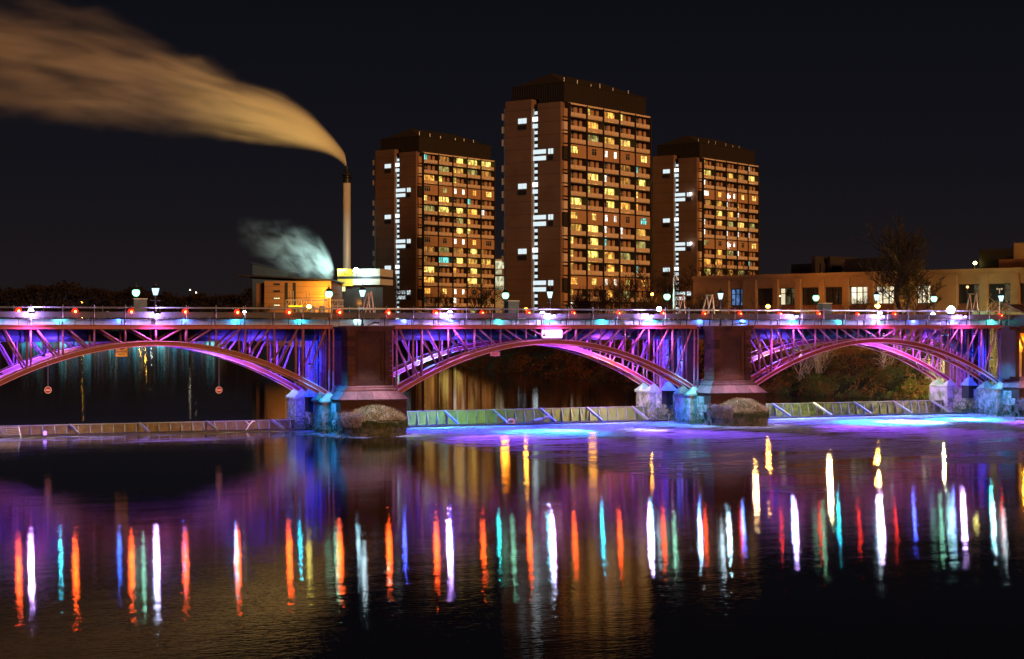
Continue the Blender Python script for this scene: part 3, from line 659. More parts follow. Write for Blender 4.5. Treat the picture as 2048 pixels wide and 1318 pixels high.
# ------------------------------------------------------------------ signs
for px, who in ((96,'left'),(438,'right')):
    s = bs(px, -.25); t = thing('hanging_sign', BW(s,-.25), TH, 'round red no-entry sign on a rod under the %s half of the left arch' % who, 'sign', 'round no-entry signs')
    zc = bz(px, 780, -.25); zt = zrib(s)-.15
    MB().tube((0,0,zc+.24),(0,0,zt),.022,n=6).bar((0,0,zt+.06),(0,.3,zt+.10),.05,.05).build('rod', M_GALV, t)
    MB().tube((0,-.012,zc),(0,.012,zc),.25,n=32).build('rim', M_WHITE, t); MB().tube((0,-.018,zc),(0,.0,zc),.215,n=32).build('disc', M_RED, t)
    MB().box(-.15,.15,-.026,-.01,zc-.045,zc+.045).build('bar', M_WHITE, t)
    lamp('SPOT', (0.25,-1.3,zc-.9), (.8,.75,1), 14, t, aim=(0,0,zc), size=40)
def text(body, size, loc, parent, m, name='lettering'):
    cu = bpy.data.curves.new(name, 'FONT'); cu.body = body; cu.size = size; cu.align_x = 'CENTER'; cu.align_y = 'CENTER'; cu.extrude = .006; cu.materials.append(m)
    tmp = bpy.data.objects.new(name, cu); COL.objects.link(tmp); bpy.context.view_layer.update()
    me = bpy.data.meshes.new_from_object(tmp.evaluated_get(bpy.context.evaluated_depsgraph_get())); bpy.data.objects.remove(tmp)
    o = bpy.data.objects.new(name, me); COL.objects.link(o); o.location = loc; o.rotation_euler = (R(90),0,0); o.parent = parent; return o
def danger(px, py, n, label, w, watt):
    s = bs(px, n); zc = bz(px, py, n); t = thing('warning_sign', BW(s, n, zc), TH, label, 'sign', 'danger weir signs')
    MB().box(-.44,.44,-.015,.015,-.46,.46).build('board', M_ORANGE, t)
    MB().box(-.50,-.45,-.03,.03,-.55,1.0).box(.45,.50,-.03,.03,-.55,1.0).box(-.45,.45,-.02,.02,-.52,-.47).build('post_frame', M_BLACK, t)
    MB().prism([(.36*math.cos(a), .46-.40*math.sin(a)) for a in [math.pi*k/14 for k in range(15)]], -.022, -.008).build('dark_half_disc', mat('sign_brown',(.10,.02,.015),.6), t)
    MB().box(-.26,.26,-.03,-.01,.36,.42).build('white_bar', M_WHITE, t)
    text('DANGER', .21, (0,-.02,-.09), t, M_BLACK); text('WEIR', .21, (0,-.02,-.31), t, M_BLACK)
    lamp('SPOT', (0,-1.2,-.9), (1,.75,.45), watt, t, aim=(0,0,0), size=70)
danger(243, 701, 5.5, 'orange DANGER WEIR sign seen below the crown of the left arch', 1, 55)
danger(990, 701, 9.6, 'dim yellow DANGER WEIR sign seen below the middle arch against the lit bank', 1, 8)
wb = thing('white_board', BW(LP,-.18,bz(1101,668,-.2)), TH, 'blank white board with clipped corners fixed at the crown of the middle arch', 'sign board')
MB().prism([(-.82,-.33),(.82,-.33),(.9,-.24),(.9,.24),(.82,.33),(-.82,.33),(-.9,.24),(-.9,-.24)], -.03, .0).build('board', M_WHITE, wb)
MB().prism([(-.86,-.35),(.86,-.35),(.93,-.26),(.93,.26),(.86,.35),(-.86,.35),(-.93,.26),(-.93,-.26)], .0, .02).build('edge_trim', M_GALV, wb)
MB().bar((-.5,.02,.2),(-.5,.16,.2),.05,.05).bar((.5,.02,.2),(.5,.16,.2),.05,.05).build('clamp', M_BLACK, wb)

# ------------------------------------------------------------------ lanterns
def make_lantern(label, head, g_):
    t = thing('lantern', (0,0,0), TH, label, 'street lantern', g_)
    MB().lathe([(.13,0),(.13,.12),(.09,.18),(.07,.5),(.05,.55),(.045,2.05),(.075,2.1),(.04,2.16),(.07,2.22)],(0,0,0),10).build('post', M_BLACK, t, smooth=True)
    MB().tube((-.32,0,1.86),(.32,0,1.86),.018,n=6).ball((-.32,0,1.86),.04,8,4).ball((.32,0,1.86),.04,8,4).build('ladder_bar', M_BLACK, t)
    MB().lathe([(.14,2.24),(.27,2.72),(.27,2.73)],(0,0,0),6).build('glass', head, t)
    fr = MB()
    for k in range(6):
        a = math.pi*k/3; fr.tube((.15*math.cos(a),.15*math.sin(a),2.22),(.285*math.cos(a),.285*math.sin(a),2.74),.012,n=4)
    fr.build('frame', M_BLACK, t)
    MB().lathe([(.33,2.73),(.30,2.78),(.16,2.93),(.10,2.95),(.09,3.02),(.03,3.08),(.045,3.13),(.01,3.24)],(0,0,0),6).build('cap', M_BLACK, t)
    return t
GF = glow('front_lantern_glass', (.50,.88,1.0), 2.2); GRR = glow('rear_lantern_globe', (.36,1.0,.62), 2.6)
frt = [(311,'over the crown of the left arch'),(725,'on the first pier'),(1100,'above the white board'),(1441,'on the second pier'),(1753,'over the crown of the right arch'),(2002,'by the end pier')]
l0 = None
for px, w in frt:
    lb = 'black Victorian lantern with bluish glass ' + w
    if l0 is None: l0 = make_lantern(lb, GF, 'Victorian lanterns along the near side of the bridge'); o = l0
    else: o = copy_tree(l0, None, None, None, lb)
    o.location = BW(bs(px,.35),.35,8.1); o.rotation_euler = (0,0,TH)
    lamp('POINT', tuple(BW(bs(px,.35)+.0,-.1,10.5)), (.75,.95,1.0), 30, rad=.12, spec=5)
rear = [(272,'left arch'),(658,'first pier'),(1011,'middle arch'),(1334,'second pier'),(1632,'right arch'),(1868,'end pier')]
r0 = None
for px, w in rear:
    lb = 'lantern with a green-white globe on the far side of the %s' % w
    if r0 is None:
        r0 = make_lantern(lb, GRR, 'globe lanterns along the far side of the bridge'); 
        for ch in list(r0.children):
            if ch.name.startswith('glass'): ch.data = MB().lathe([(.13,2.22),(.25,2.34),(.30,2.5),(.28,2.64),(.18,2.72)],(0,0,0),14).mesh('glass', GRR, True)
            if ch.name.startswith('frame'): bpy.data.objects.remove(ch)
        o = r0
    else: o = copy_tree(r0, None, None, None, lb)
    n_ = 8.5; o.location = BW(bs(px,n_),n_,8.12); o.rotation_euler = (0,0,TH); o.scale = (1,1,1.02)
    lamp('POINT', tuple(BW(bs(px,n_)+.5,n_-.5,10.6)), (.35,1.0,.62), 46, rad=.12, spec=6)
    # control cabinet
# cabinets on the deck beside every other far lantern
for px, w in ((279,'left'),(1024,'middle'),(1650,'right')):
    y0 = 597 if px == 279 else (601 if px == 1024 else 606)
    n_ = 7.9; s = bs(px, n_); t = thing('control_cabinet', BW(s, n_, 8.12), TH, 'blue-grey control cabinet with a pale lid on the deck of the %s arch' % w, 'cabinet', 'control cabinets on the deck')
    h = bz(px, y0, n_)-8.12
    MB().cbox(-.5,.5,-.35,.35,0,h-.06,.02).build('body', mat('cabinet_blue',(.09,.14,.19),.5), t); MB().box(-.54,.54,-.4,.4,h-.06,h).build('lid', M_WHITE, t)
    MB().box(-.47,-.01,-.365,-.35,.1,h-.15).box(.01,.47,-.365,-.35,.1,h-.15).build('door', mat('cabinet_blue',(.09,.14,.19),.5), t)

# red, amber and coloured lamps along the parapet
def bead(px, py, n, col, s, r, label, name='marker_light', cat='marker light', grp='red marker lights along the parapet', pw=0):
    t = thing(name, BW(bs(px,n), n, bz(px,py,n)), TH, label, cat, grp)
    MB().ball((0,0,0), r, 12, 8).build('lens', glow('bead_%.2f_%.2f_%.2f_%.0f' % (*col, s), col, s), t, smooth=True)
    if pw: lamp('SPOT', (0,-r*1.3,0), (1,.085,.006), pw*.75, t, aim=(0,-10,-1.6), size=64, blend=.3, rad=.16)
    MB().lathe([(r*.7,-r*1.5),(r*.8,-r*.8)],(0,0,0),10).tube((0,0,-r*1.4),(0,0,-max(r*2, bz(px,py,n)-8.15)),.02,n=6).build('stem', M_BLACK, t)
    return t
RD = (1,.055,.010)
reds = [(37,622),(150,623),(262,624),(370,624),(474,625),(577,625),(678,625),(776,626),(871,626),(964,626),(1057,626),(1147,627),(1237,627),(1325,627),(1408,628),(1480,628),(1560,628),(1637,628),(1715,629),(1788,629),(2001,631)]
for i, (px, py) in enumerate(reds):
    big = px < 900
    bd = bead(px, py, .45, (1,.018,.005), 3.6, .23 if big else .19, 'red marker light on the parapet, %s from the left' % ORD[i], pw=190 if big else 120)
    MB().ball((0,-.18 if big else -.145,.0), .085 if big else .07, 10, 6).build('core', glow('red_core', (1,.62,.12), 9), bd, smooth=True)
    lamp('POINT', (0,-.30,.0), (1,.02,.004), 34 if big else 20, bd, rad=.06)
def bead2(px, py, n, col, s, r, label): bead(px, py, n, col, s, r, label, 'deck_lamp', 'lamp', 'bright round lamps on the deck')
bead2(489,626,2.2,(.85,.92,1),24,.17,'small white lamp beside a red marker light over the left arch')
bead2(900,627,1.6,(.75,.62,1),26,.22,'violet-white lamp on the deck over the left haunch of the middle arch')
bead2(1085,628,2.0,(.5,.8,1),14,.22,'blue-white lamp on the deck left of the lantern above the white board')
bead2(1318,618,3.5,(.6,1,1),26,.20,'turquoise-white lamp on the deck right of the middle of the bridge')
bead2(1866,629,3.0,(.45,.55,1),20,.20,'blue-white lamp on the deck left of the big turquoise one')
bead2(1902,620,3.5,(.5,1,.95),40,.36,'largest turquoise-white lamp on the deck near the right end')
bead2(62,622,.9,(.95,.9,1),10,.2,'white lamp cap at the left edge of the bridge')
bead2(618,614,3.0,(1,.85,.15),30,.17,'yellow lamp on the deck left of the first pier')
bead2(633,627,3.0,(.05,1,.25),9,.07,'tiny green lamp on the deck left of the first pier')
bead2(1058,631,3.0,(1,.55,.05),26,.11,'small amber lamp on the deck left of the white board')
bead2(1760,627,1.9,(.9,.8,1),14,.19,'violet-white lamp on the deck over the crown of the right arch')

# winches, A-frames and pipework on the deck
def winch(px, i):
    n_ = 4.6+(i % 3)*.9; t = thing('gate_winch', BW(bs(px,n_),n_,8.12), TH, WL[i], 'winch', 'gate winches on the deck')
    m = mat('winch_paint_%d' % (i % 3), [(.16,.30,.36),(.30,.30,.30),(.10,.20,.26)][i % 3], .45, .2)
    MB().box(-.55,.55,-.3,.3,0,.10).build('bed', M_DARK, t)
    MB().tube((-.35,0,.36),(.20,0,.36),.17,n=14).build('drum', m, t); MB().tube((.22,0,.36),(.30,0,.36),.30,n=18).tube((-.40,0,.36),(-.36,0,.36),.26,n=18).build('gear_wheel', M_GALV, t)
    MB().cbox(.36,.72,-.16,.16,.1,.52,.04).build('motor', m, t)
    MB().bar((-.45,-.1,.1),(-.38,0,.62),.05,.05).bar((.34,-.1,.1),(.32,0,.62),.05,.05).build('bearing_frame', m, t)
    MB().path([(-.6,.1,0),(-.6,.1,.95),(-.2,.1,1.05),(.2,.1,.7)],.03).build('pipe', M_GALV, t)
WL = ['grey winch on the deck behind the third red light','small winch on the deck over the right half of the left arch','winch on the deck right of the first pier','pale winch on the deck before the violet-white lamp','winch on the deck over the right half of the middle arch','winch on the deck near the A-frame of the second pier','winch on the deck over the left haunch of the right arch','winch on the deck over the crown of the right arch','winch on the deck right of the crown of the right arch']
for i, px in enumerate((222,560,815,852,1185,1395,1505,1612,1700)): winch(px, i)
def aframe(px, i, top=588):
    n_ = 5.2; s = bs(px, n_); t = thing('hoist_frame', BW(s,n_,8.12), TH, ['orange tubular hoist frame behind the lantern of the first pier','orange tubular hoist frame left of the second pier','orange tubular hoist frame on the second pier','dark tubular hoist frame left of the end pier'][i], 'hoist frame', 'hoist frames on the deck')
    h = bz(px, top, n_)-8.12
    MB().bar((-.75,0,0),(0,0,h),.09,.09).bar((.35,0,0),(.05,0,h),.09,.09).build('strut', M_ORB, t); MB().bar((-.7,1.0,0),(0,.9,h),.09,.09).bar((.4,1.0,0),(.05,.9,h),.09,.09).bar((0,-.1,h),(0,1.05,h),.12,.12).build('rear_strut', M_ORB, t)
    MB().path([(.5,-.3,0),(.5,-.3,.95),(.9,-.3,.98),(1.5,-.3,.35),(1.5,-.3,0)],.045).path([(.5,.2,0),(.5,.2,.95),(1.1,.2,.95),(1.7,.2,.3)],.045).build('guard_rail', mat('pale_blue_rail',(.35,.50,.60),.4), t)
    MB().tube((.62,0,0),(.62,0,.8),.09,n=8).build('bottle', mat('amber_plastic',(.7,.3,.03),.5), t)
    lamp('POINT', (1.0,-1.2,1.6), (.5,.85,1), 160, t, rad=.1)
for i, (px, tp) in enumerate(((742,584),(1366,590),(1424,590),(1952,588))): aframe(px, i, tp)
cp = thing('camera_mast', BW(bs(1347,8.6),8.6,8.12), TH, 'tall white mast with a hooked top beside the second pier', 'mast')
zt = bz(1347,556,8.6)-8.12
MB().tube((0,0,0),(0,0,zt),.06,n=8).build('pole', M_WHITE, cp); MB().path([(0,0,zt),(.1,0,zt+.2),(.3,0,zt+.2),(.36,0,zt-.02)],.04).build('hook', M_WHITE, cp); MB().ball((.36,0,zt-.12),.12,10,6).build('dome_camera', M_WHITE, cp)
cp = thing('camera_mast', BW(bs(1999,8.6),8.6,8.12), TH, 'mast with twin camera heads behind the lantern by the end pier', 'mast')
MB().tube((0,0,0),(0,0,3.6),.05,n=8).build('pole', M_WHITE, cp)
for x in (-.25,.25): MB().bar((0,0,3.5),(x,0,3.55),.03,.03).ball((x,0,3.55),.1,8,6).build('camera_head', M_WHITE, cp)
# ------------------------------------------------------------------ tower blocks
A1 = math.atan2(.794, .6078)
M_TW = mat('tower_slab_render', (.20,.115,.078), .9, 0, .28, .12, stretch=(1,1,1))
M_TWD = mat('tower_recess', (.030,.022,.018), .8, 0, .2, 1)
M_TP = mat('balcony_sheet', (.80,.62,.46), .7, 0, .15, 1.5)
M_TF = mat('tower_flush_wall', (.50,.29,.16), .85, 0, .12, .8)
M_CLAD = mat('ribbed_cladding', (.036,.027,.022), .6, .2, .2, 1)
M_FRM = mat('window_frame', (.50,.42,.36), .5, 0, .1, 2)
M_PANE = mat('dark_glass', (.03,.03,.035), .12, 0, .3, .5, spec=.8)
YELL = [roomglow('room_dim', (1,.5,.12), .45), roomglow('room_dim_green', (.8,.8,.3), .5), roomglow('room_yellow', (1,.72,.20), 1.9), roomglow('room_lime', (.95,.85,.22), 1.7), roomglow('room_amber', (1,.50,.10), 1.5), roomglow('room_gold', (1,.62,.14), 1.0)]
WHT = roomglow('room_white', (.9,.95,1), 2.4, .5); CYN = roomglow('room_cyan', (.15,.8,.85), 1.6); REDM = roomglow('room_red', (1,.08,.04), 1.0); BLUM = roomglow('room_blue', (.3,.5,1), 1.3)
STAIR = glow('stair_glass', (.80,.95,1.0), .95); STAIRB = glow('landing_lamp', (.85,.97,1.0), 2.2)
FH = 2.78; BW_ = 6.26
# shared meshes (local: x along the wall, -y outwards)
def bay_meshes():
    D = {}
    D['balcony'] = MB().box(.22,BW_-.22,-.04,.10,-1.02,-.90).box(.22,BW_-.22,.02,.08,-.14,-.08)
    for k in range(4): D['balcony'].box(.28+k*1.455, .28+k*1.455+1.36, -.08,-.02,-.86,-.16)
    D['balcony'] = D['balcony'].mesh('balcony_front', M_TP)
    D['slab'] = MB().box(.02,BW_-.02,-.02,1.3,-1.28,-1.03).mesh('floor_edge', M_TWD)
    w = MB()
    for x in (.3,1.0,1.7,2.4,3.1): w.box(x-.04,x+.04,1.10,1.22,-1.0,1.3)
    w.box(.3,3.1,1.10,1.22,.62,.70).box(.3,3.1,1.10,1.22,-.05,.05)
    for x in (3.3,5.9): w.box(x-.05,x+.05,.95,1.1,-1.0,1.3)
    D['frame'] = w.mesh('window_frame', M_FRM)
    D['pane'] = MB().box(.2,3.2,1.24,1.30,-1.03,1.42).mesh('pane', M_PANE); D['pane2'] = MB().box(3.2,BW_-.2,1.24,1.30,-1.03,1.42).mesh('pane', M_PANE)
    D['wall'] = MB().box(3.22,4.3,.98,1.2,-1.03,1.42).box(5.1,BW_-.2,.98,1.2,-1.03,1.42).mesh('recess_wall', M_TF)
    D['flush'] = {}
    return D
BD = bay_meshes()
def flush(kind):
    if kind in BD['flush']: return BD['flush'][kind]
    pos = {'left': [(.5,3.0)], 'mid': [(2.0,3.8)], 'two': [(.7,1.75),(4.2,5.25)], 'midr': [(2.6,4.2)], 'right': [(2.4,4.9)]}[kind]
    z0, z1 = -.35, 1.05
    wl = MB(); xs = [.1] + [v for p in pos for v in p] + [BW_-.1]
    for a, b in zip(xs[0::2], xs[1::2]): wl.box(a,b,-.06,.12,z0,z1)
    wl.box(.1,BW_-.1,-.06,.12,-1.28,z0).box(.1,BW_-.1,-.06,.12,z1,1.45)
    fr = MB(); pn = MB()
    for a, b in pos:
        n_ = max(2, round((b-a)/.8))
        for k in range(n_+1):
            x = a+(b-a)*k/n_; fr.box(x-.05,x+.05,-.07,.0,z0,z1)
        fr.box(a,b,-.07,.0,z1-.5,z1-.42).box(a,b,-.08,.0,z0-.06,z0+.04)
        pn.box(a,b,.04,.08,z0,z1)
    BD['flush'][kind] = (wl.mesh('flush_wall', M_TF), fr.mesh('window_frame', M_FRM), pn.mesh('pane', M_PANE)); return BD['flush'][kind]
TWL = ['tallest-looking orange-lit tower block in the centre', 'brown tower block on the left, nearest the chimney', 'tower block on the right with star-bright landing lamps', 'far tower block of which only a strip shows behind the others']
def tower(ti, px, Y, ztop, nfl, seed, full=True, gz=4.6, plit=.70):
    c = P(px, 0, Y); r = random.Random(seed)
    t = thing('tower_block', (c.x, Y, 0), A1, TWL[ti], 'tower block', 'tower blocks beyond the river')
    L = 5*BW_+1.9; D_ = 15.0
    # body and slabs
    MB().box(.6,L-.1,1.45,D_,gz,ztop).build('core', M_TWD, t)
    MB().box(0,1.5,.9,6.9,gz,ztop).build('end_slab', M_TW, t); MB().box(-.55,1.5,8.15,D_+.1,gz,ztop+1.0).build('end_slab', M_TW, t)
    MB().box(.45,1.4,6.9,8.15,gz,ztop).build('stair_shaft', M_TWD, t)
    jt = MB()
    for i in range(nfl):
        z = ztop-1.2-FH*i
        if z > gz: jt.box(-.02,.0,.9,6.9,z-.03,z+.03).box(-.57,-.55,8.15,D_+.1,z-.03,z+.03)
    jt.build('storey_joint', M_TWD, t)
    # strip beyond the left slab: the far facade's ends
    e = MB()
    for i in range(nfl):
        z = ztop-2.5-FH*i
        if i % 5 != 3: e.box(-.3,.9,D_+.25,D_+1.3,z-.4,z+1.0)
    e.box(.2,1.2,D_+.1,D_+1.1,gz,ztop-.4); e.build('far_corner_balcony', M_TP, t)
    # roof cladding with standing ribs, shallow hipped roof, vents
    zc = ztop+4.15
    MB().box(.9,L-.8,.55,7.2,ztop-.02,zc).box(.9,L-.8,7.2,D_-.4,ztop+1.02,zc).build('roof_cladding', M_CLAD, t)
    rb = MB(); x = 1.1
    while x < L-.9: rb.box(x-.06,x+.06,.47,.55,ztop,zc); x += .62
    y = .8
    while y < D_-.5: rb.box(.82,.9,y-.06,y+.06,ztop+(0 if y < 7.2 else 1.03),zc); y += .62
    rb.build('cladding_rib', M_CLAD, t, kind='stuff')
    MB().box(.8,L-.7,.4,D_-.3,zc,zc+.12).build('roof_edge', M_CLAD, t)
    MB().add([(1.4,1.0,zc+.12),(L-1.4,1.0,zc+.12),(L-1.4,D_-1,zc+.12),(1.4,D_-1,zc+.12),(5.5,D_/2,zc+3.0),(L-8,D_/2,zc+3.0)],[(0,1,5,4),(2,3,4,5),(1,2,5),(3,0,4),(3,2,1,0)]).build('hipped_roof', M_TWD, t)
    for k in range(6):
        x = 3+k*4.6+r.uniform(-1,1); MB().tube((x,1.8,zc+.1),(x,1.8,zc+.9+r.random()*.6),.12,n=6).build('roof_vent', M_GALV, t)
    # corner strip of stacked sheets
    for i in range(nfl):
        z = ztop-2.5-FH*i
        if z < gz+1: break
        if i % 5 == 3: MB().box(.5,1.75,.35,.9,z-1.3,z+1.4).build('corner_sheet', M_TWD, t)
        else: MB().box(.5,1.7,.30,.9,z-.55,z+1.15).box(.5,1.7,.30,.9,z-1.25,z-.85).build('corner_sheet', M_TP if i % 2 else M_TF, t)
    # the five bays
    X0 = 1.9
    for b in range(6): MB().box(X0+b*BW_-.10,X0+b*BW_+.10,-.35,1.35,gz,ztop-.15).build('bay_fin', M_TWD, t)
    MB().box(X0,X0+5*BW_,-.12,.3,ztop-.38,ztop-.05).build('eaves_strip', M_TP, t)
    kinds = ['left','mid','two','midr','right']
    for i in range(nfl):
        zb = ztop-1.9-FH*i
        if zb < gz+1: break
        for b in range(5):
            lit = r.random() < plit; m = r.choice(YELL) if lit else None; u = r.random()
            if lit and u < .08: m = WHT
            if lit and .08 < u < .12: m = CYN
            if ti == 0 and (i,b) == (2,0): m = REDM
            if ti == 0 and (i,b) in ((8,4),): m = CYN
            if ti == 0 and (i,b) in ((5,4),(6,1),(6,2),(1,0),(0,1),(0,3),(7,0)): m = YELL[3]
            if ti == 2 and (i,b) == (1,1): m = CYN
            if ti == 1 and (i,b) in ((0,3),(0,4)): m = YELL[3]
            if ti == 1 and (i,b) == (10,1): m = CYN
            x = X0+b*BW_
            if i % 5 == 3:
                wl, fr, pn = flush(kinds[b])
                if b == 2: m = WHT
                w = put('flush_wall', wl, t, (x,0,zb)); f = put('window', fr, t, (x,0,zb)); put('pane', pn, f, None, mat=m)
            else:
                put('floor_edge', BD['slab'], t, (x,0,zb)); put('balcony_front', BD['balcony'], t, (x,0,zb))
                f = put('window', BD['frame'], t, (x,0,zb)); put('pane', BD['pane'], f, None, mat=m if u < .8 else None)
                if lit and u > .3: put('pane', BD['pane2'], f, None, mat=m)
                else: put('recess_wall', BD['wall'], t, (x,0,zb))
    # stair windows: one each half storey, with landings every five storeys alternately left and right
    sw = MB().box(.30,.42,7.0,7.95,-.33,.33).mesh('stair_window', STAIR); 
    cl = MB().box(-.10,.02,6.85,8.7,-.45,.5).mesh('landing_window', STAIRB); cl2 = MB().box(-.10,.02,6.85,8.7,-.5,.4).mesh('landing_window', STAIR)
    crr = MB().box(-.10,.02,4.7,8.0,-.45,.45).mesh('landing_window', STAIR)
    lw = MB().box(-.66,-.57,9.4,10.5,-.5,.6).box(-.66,-.57,10.6,11.6,-.5,.6).mesh('side_window', STAIR); rw = MB().box(-.10,-.01,2.8,3.35,-.5,.6).box(-.10,-.01,3.5,4.05,-.5,.6).mesh('side_window', STAIR)
    lwd = MB().box(-.66,-.57,9.4,10.5,-.5,.5).box(-.66,-.57,10.6,11.6,-.5,.5).mesh('side_window', M_PANE); rwd = MB().box(-.10,-.01,2.8,3.35,-.5,.5).box(-.10,-.01,3.5,4.05,-.5,.5).mesh('side_window', M_PANE)
    k = 0; z = ztop-1.9
    MB().box(.25,.40,8.05,8.14,gz,ztop-1.0).build('stair_light_strip', glow('stair_strip', (.65,.9,.85), .30), t)
    while z > gz+1.5:
        m_ = k % 10
        if m_ in (1,): put('landing_window', cl, t, (0,0,z)); put('side_window', lw, t, (0,0,z-.25))
        elif m_ == 2: put('landing_window', cl2, t, (0,0,z)); put('side_window', lwd, t, (0,0,z-.15))
        elif m_ == 6: put('landing_window', crr, t, (0,0,z)); put('side_window', rw, t, (0,0,z-.1))
        elif m_ == 7: put('landing_window', crr, t, (0,0,z)); put('side_window', rwd, t, (0,0,z))
        else: put('stair_window', sw, t, (0,0,z))
        k += 1; z -= FH/2
    if ti == 2:
        for (x,y,zz) in ((-.5,2.6,ztop-10.2),(-.5,2.6,ztop-24.1),(X0+2*BW_+1.2,-.5,ztop-10.2),(X0+2*BW_+1.2,-.5,ztop-24.1)):
            MB().ball((x,y,zz),.28,10,6).build('landing_lamp', glow('landing_star',(.9,.97,1),22), t)
    return t
tower(0, 1128, 360, 55.3, 18, 3)
tower(1, 837, 463, 55.3, 18, 8, plit=.6)
tower(2, 1399, 479, 55.3, 18, 21, plit=.6)
# the far one: place it so that its right end stands at px 1312
qx = (1330-1024)/F; tx = qx*(567+.794*33)-.6078*33
tower(3, 1024+tx/567*F, 567, 59, 19, 5, plit=.35)

# ------------------------------------------------------------------ college building on the right bank
M_CW = mat('college_concrete', (.34,.22,.11), .85, 0, .35, .22, bump=.05); M_CW2 = mat('college_brick', (.20,.085,.045), .9, 0, .3, 2)
a = P(1470, 0, 254); b = P(2120, 0, 216); dv = (b-a); LC = dv.length; ang = math.atan2(dv.y, dv.x)
cb = thing('college_building', (a.x, a.y, 0), ang, 'low concrete building with tall lit windows along the right bank', 'building')
M_ROOMW = roomglow('classroom_light', (.93,.95,.80), 1.3, .55, (.5,.5,.35)); M_ROOMD = roomglow('classroom_dim', (.5,.45,.3), .16, .1); M_ROOMB = roomglow('classroom_blue', (.15,.35,1), .6, .1)
def cpx(px): q = (px-1024)/F; c_, s_ = math.cos(ang), math.sin(ang); return (q*a.y-a.x)/(c_-q*s_)
def cz(px, py): return EYE+(HZ-py)/F*(a.y+cpx(px)*math.sin(ang))
H0 = 15.55
MB().box(-8,LC,.6,26,4.5,15.0).build('core', M_CW2, cb)
MB().box(-8,LC,-.1,.75,14.9,15.25).box(-8,LC,-.35,.2,15.25,15.6).build('cornice', M_CW, cb)
xs = [(1460,1486,'b'),(1514,1546,'d'),(1558,1590,'w2'),(1603,1638,'d'),(1650,1685,'d'),(1699,1735,'w'),(1750,1788,'w'),(1832,1861,'w'),(1916,1959,'d2'),(1976,2021,'d2'),(2039,2075,'d2')]
z0, z1 = 11.1, 13.6
prev = -8
for i, (p0, p1, kd) in enumerate(xs):
    x0, x1 = cpx(p0), cpx(p1)
    MB().box(prev+.02,x0-.02,.0,.6,z0-.3,14.9).build('wall_pier', M_CW, cb)
    if x0-prev > .6: MB().box(prev+.1,x0-.1,-.22,.0,4.8,14.85).build('pilaster', M_CW, cb)
    MB().box(x0-.02+.03,x1-.01,.03,.6,z1,14.9).build('head_sheet', M_CW, cb)
    fr = MB(); n_ = 3
    for k in range(n_+1):
        x = x0+(x1-x0)*k/n_; fr.box(x-.05,x+.05,.28,.42,z0,z1)
    fr.box(x0,x1,.28,.42,z0,z0+.1).box(x0,x1,.28,.42,z1-.1,z1).box(x0,x1,.29,.40,z1-.85,z1-.76)
    f = fr.build('window', M_BLACK, cb)
    m = {'w': M_ROOMW, 'w2': M_ROOMD, 'd': M_PANE, 'd2': M_PANE, 'b': M_ROOMB}[kd]
    for k in range(n_):
        xa = x0+(x1-x0)*k/n_; xb = x0+(x1-x0)*(k+1)/n_
        mm = m
        if kd == 'w2' and k == 0: mm = M_ROOMW
        if kd == 'd2' and k == 2: mm = M_ROOMD
        MB().box(xa+.05,xb-.05,.45,.5,z0+.1,z1-.85).box(xa+.05,xb-.05,.45,.5,z1-.76,z1-.1).build('pane', mm, f)
    prev = x1
MB().box(prev,LC,0,.6,z0-.3,14.9).build('wall_pier', M_CW, cb)
MB().box(-8,LC,.05,.6,4.5,z0-.3).build('lower_wall', M_CW2, cb)
x0 = cpx(1525); 
for p0, p1, h0, h1, m, nm in ((1540,1600,15.5,17.2,M_TWD,'plant_room'),(1590,1597,15.5,18.2,M_TWD,'roof_flue'),(1604,1610,15.5,18.2,M_TWD,'roof_flue'),(1634,1648,15.5,17.6,M_CW,'roof_block'),(1648,1742,15.5,17.7,M_TWD,'roof_block'),(1910,2012,15.5,18.4,M_CLAD,'plant_room'),(1995,2016,15.6,19.0,M_CW,'roof_block'),(1965,2120,15.6,16.9,M_CW2,'roof_block')):
    MB().box(cpx(p0),cpx(p1),4+(p0 % 3),12+(p0 % 4),h0,h1).build(nm, m, cb)
MB().box(cpx(1960),LC,-2.5,-.5,8.3,10.0).build('glazed_lobby', mat('lobby_sheet',(.30,.42,.30),.5), cb)
for k in range(5): MB().box(cpx(1962)+k*1.25,cpx(1962)+k*1.25+.12,-2.6,-2.5,8.2,10.1).build('lobby_mullion', M_BLACK, cb)
lamp('POINT', (cpx(1985),-4.5,11.3), (.5,1,.75), 260, cb, rad=.2)
def lampbead(px, py, Y, col, s, r, label, watt=0, gz=None, lcol=None, grp='orange street lamps on the far bank', cat='street lamp'):
    c = P(px, py, Y); t = thing('street_lamp', (c.x, Y, 0), 0, label, cat, grp)
    MB().ball((0,0,c.z), r, 12, 8, .8).build('lamp_glass', glow('lamp_%.2f_%.2f_%.2f_%.0f' % (*col, s), col, s), t, smooth=True)
    g0 = 4.6 if gz is None else gz
    MB().tube((0,.1,g0),(0,.1,c.z+r+.1),.07,.05,8).bar((0,.12,c.z+r+.06),(0,-r,c.z+r+.06),.12,.06).build('post', M_BLACK, t)
    if watt: lamp('POINT', (0,-r-.3,c.z-.1), lcol or col, watt, t, rad=.6 if py > 640 else .3, spec=.02)
SOD = (1,.36,.04)
lampbead(1536,613,236,SOD,25,.30,'orange street lamp before the college, left of its lit windows',3000)
lampbead(1755,612,207,(1,.5,.06),45,.30,'yellow-orange street lamp before the lit college windows',6500)
lampbead(1304,588,262,SOD,60,.24,'orange street lamp among the bare trees right of the central tower',500)
lampbead(1052,618,250,(1,.34,.03),10,.26,'orange street lamp at the foot of the central tower',400)
lampbead(1010,646,246,(1,.24,.015),3.5,.25,'orange street lamp on the bank seen past the middle arch',900)
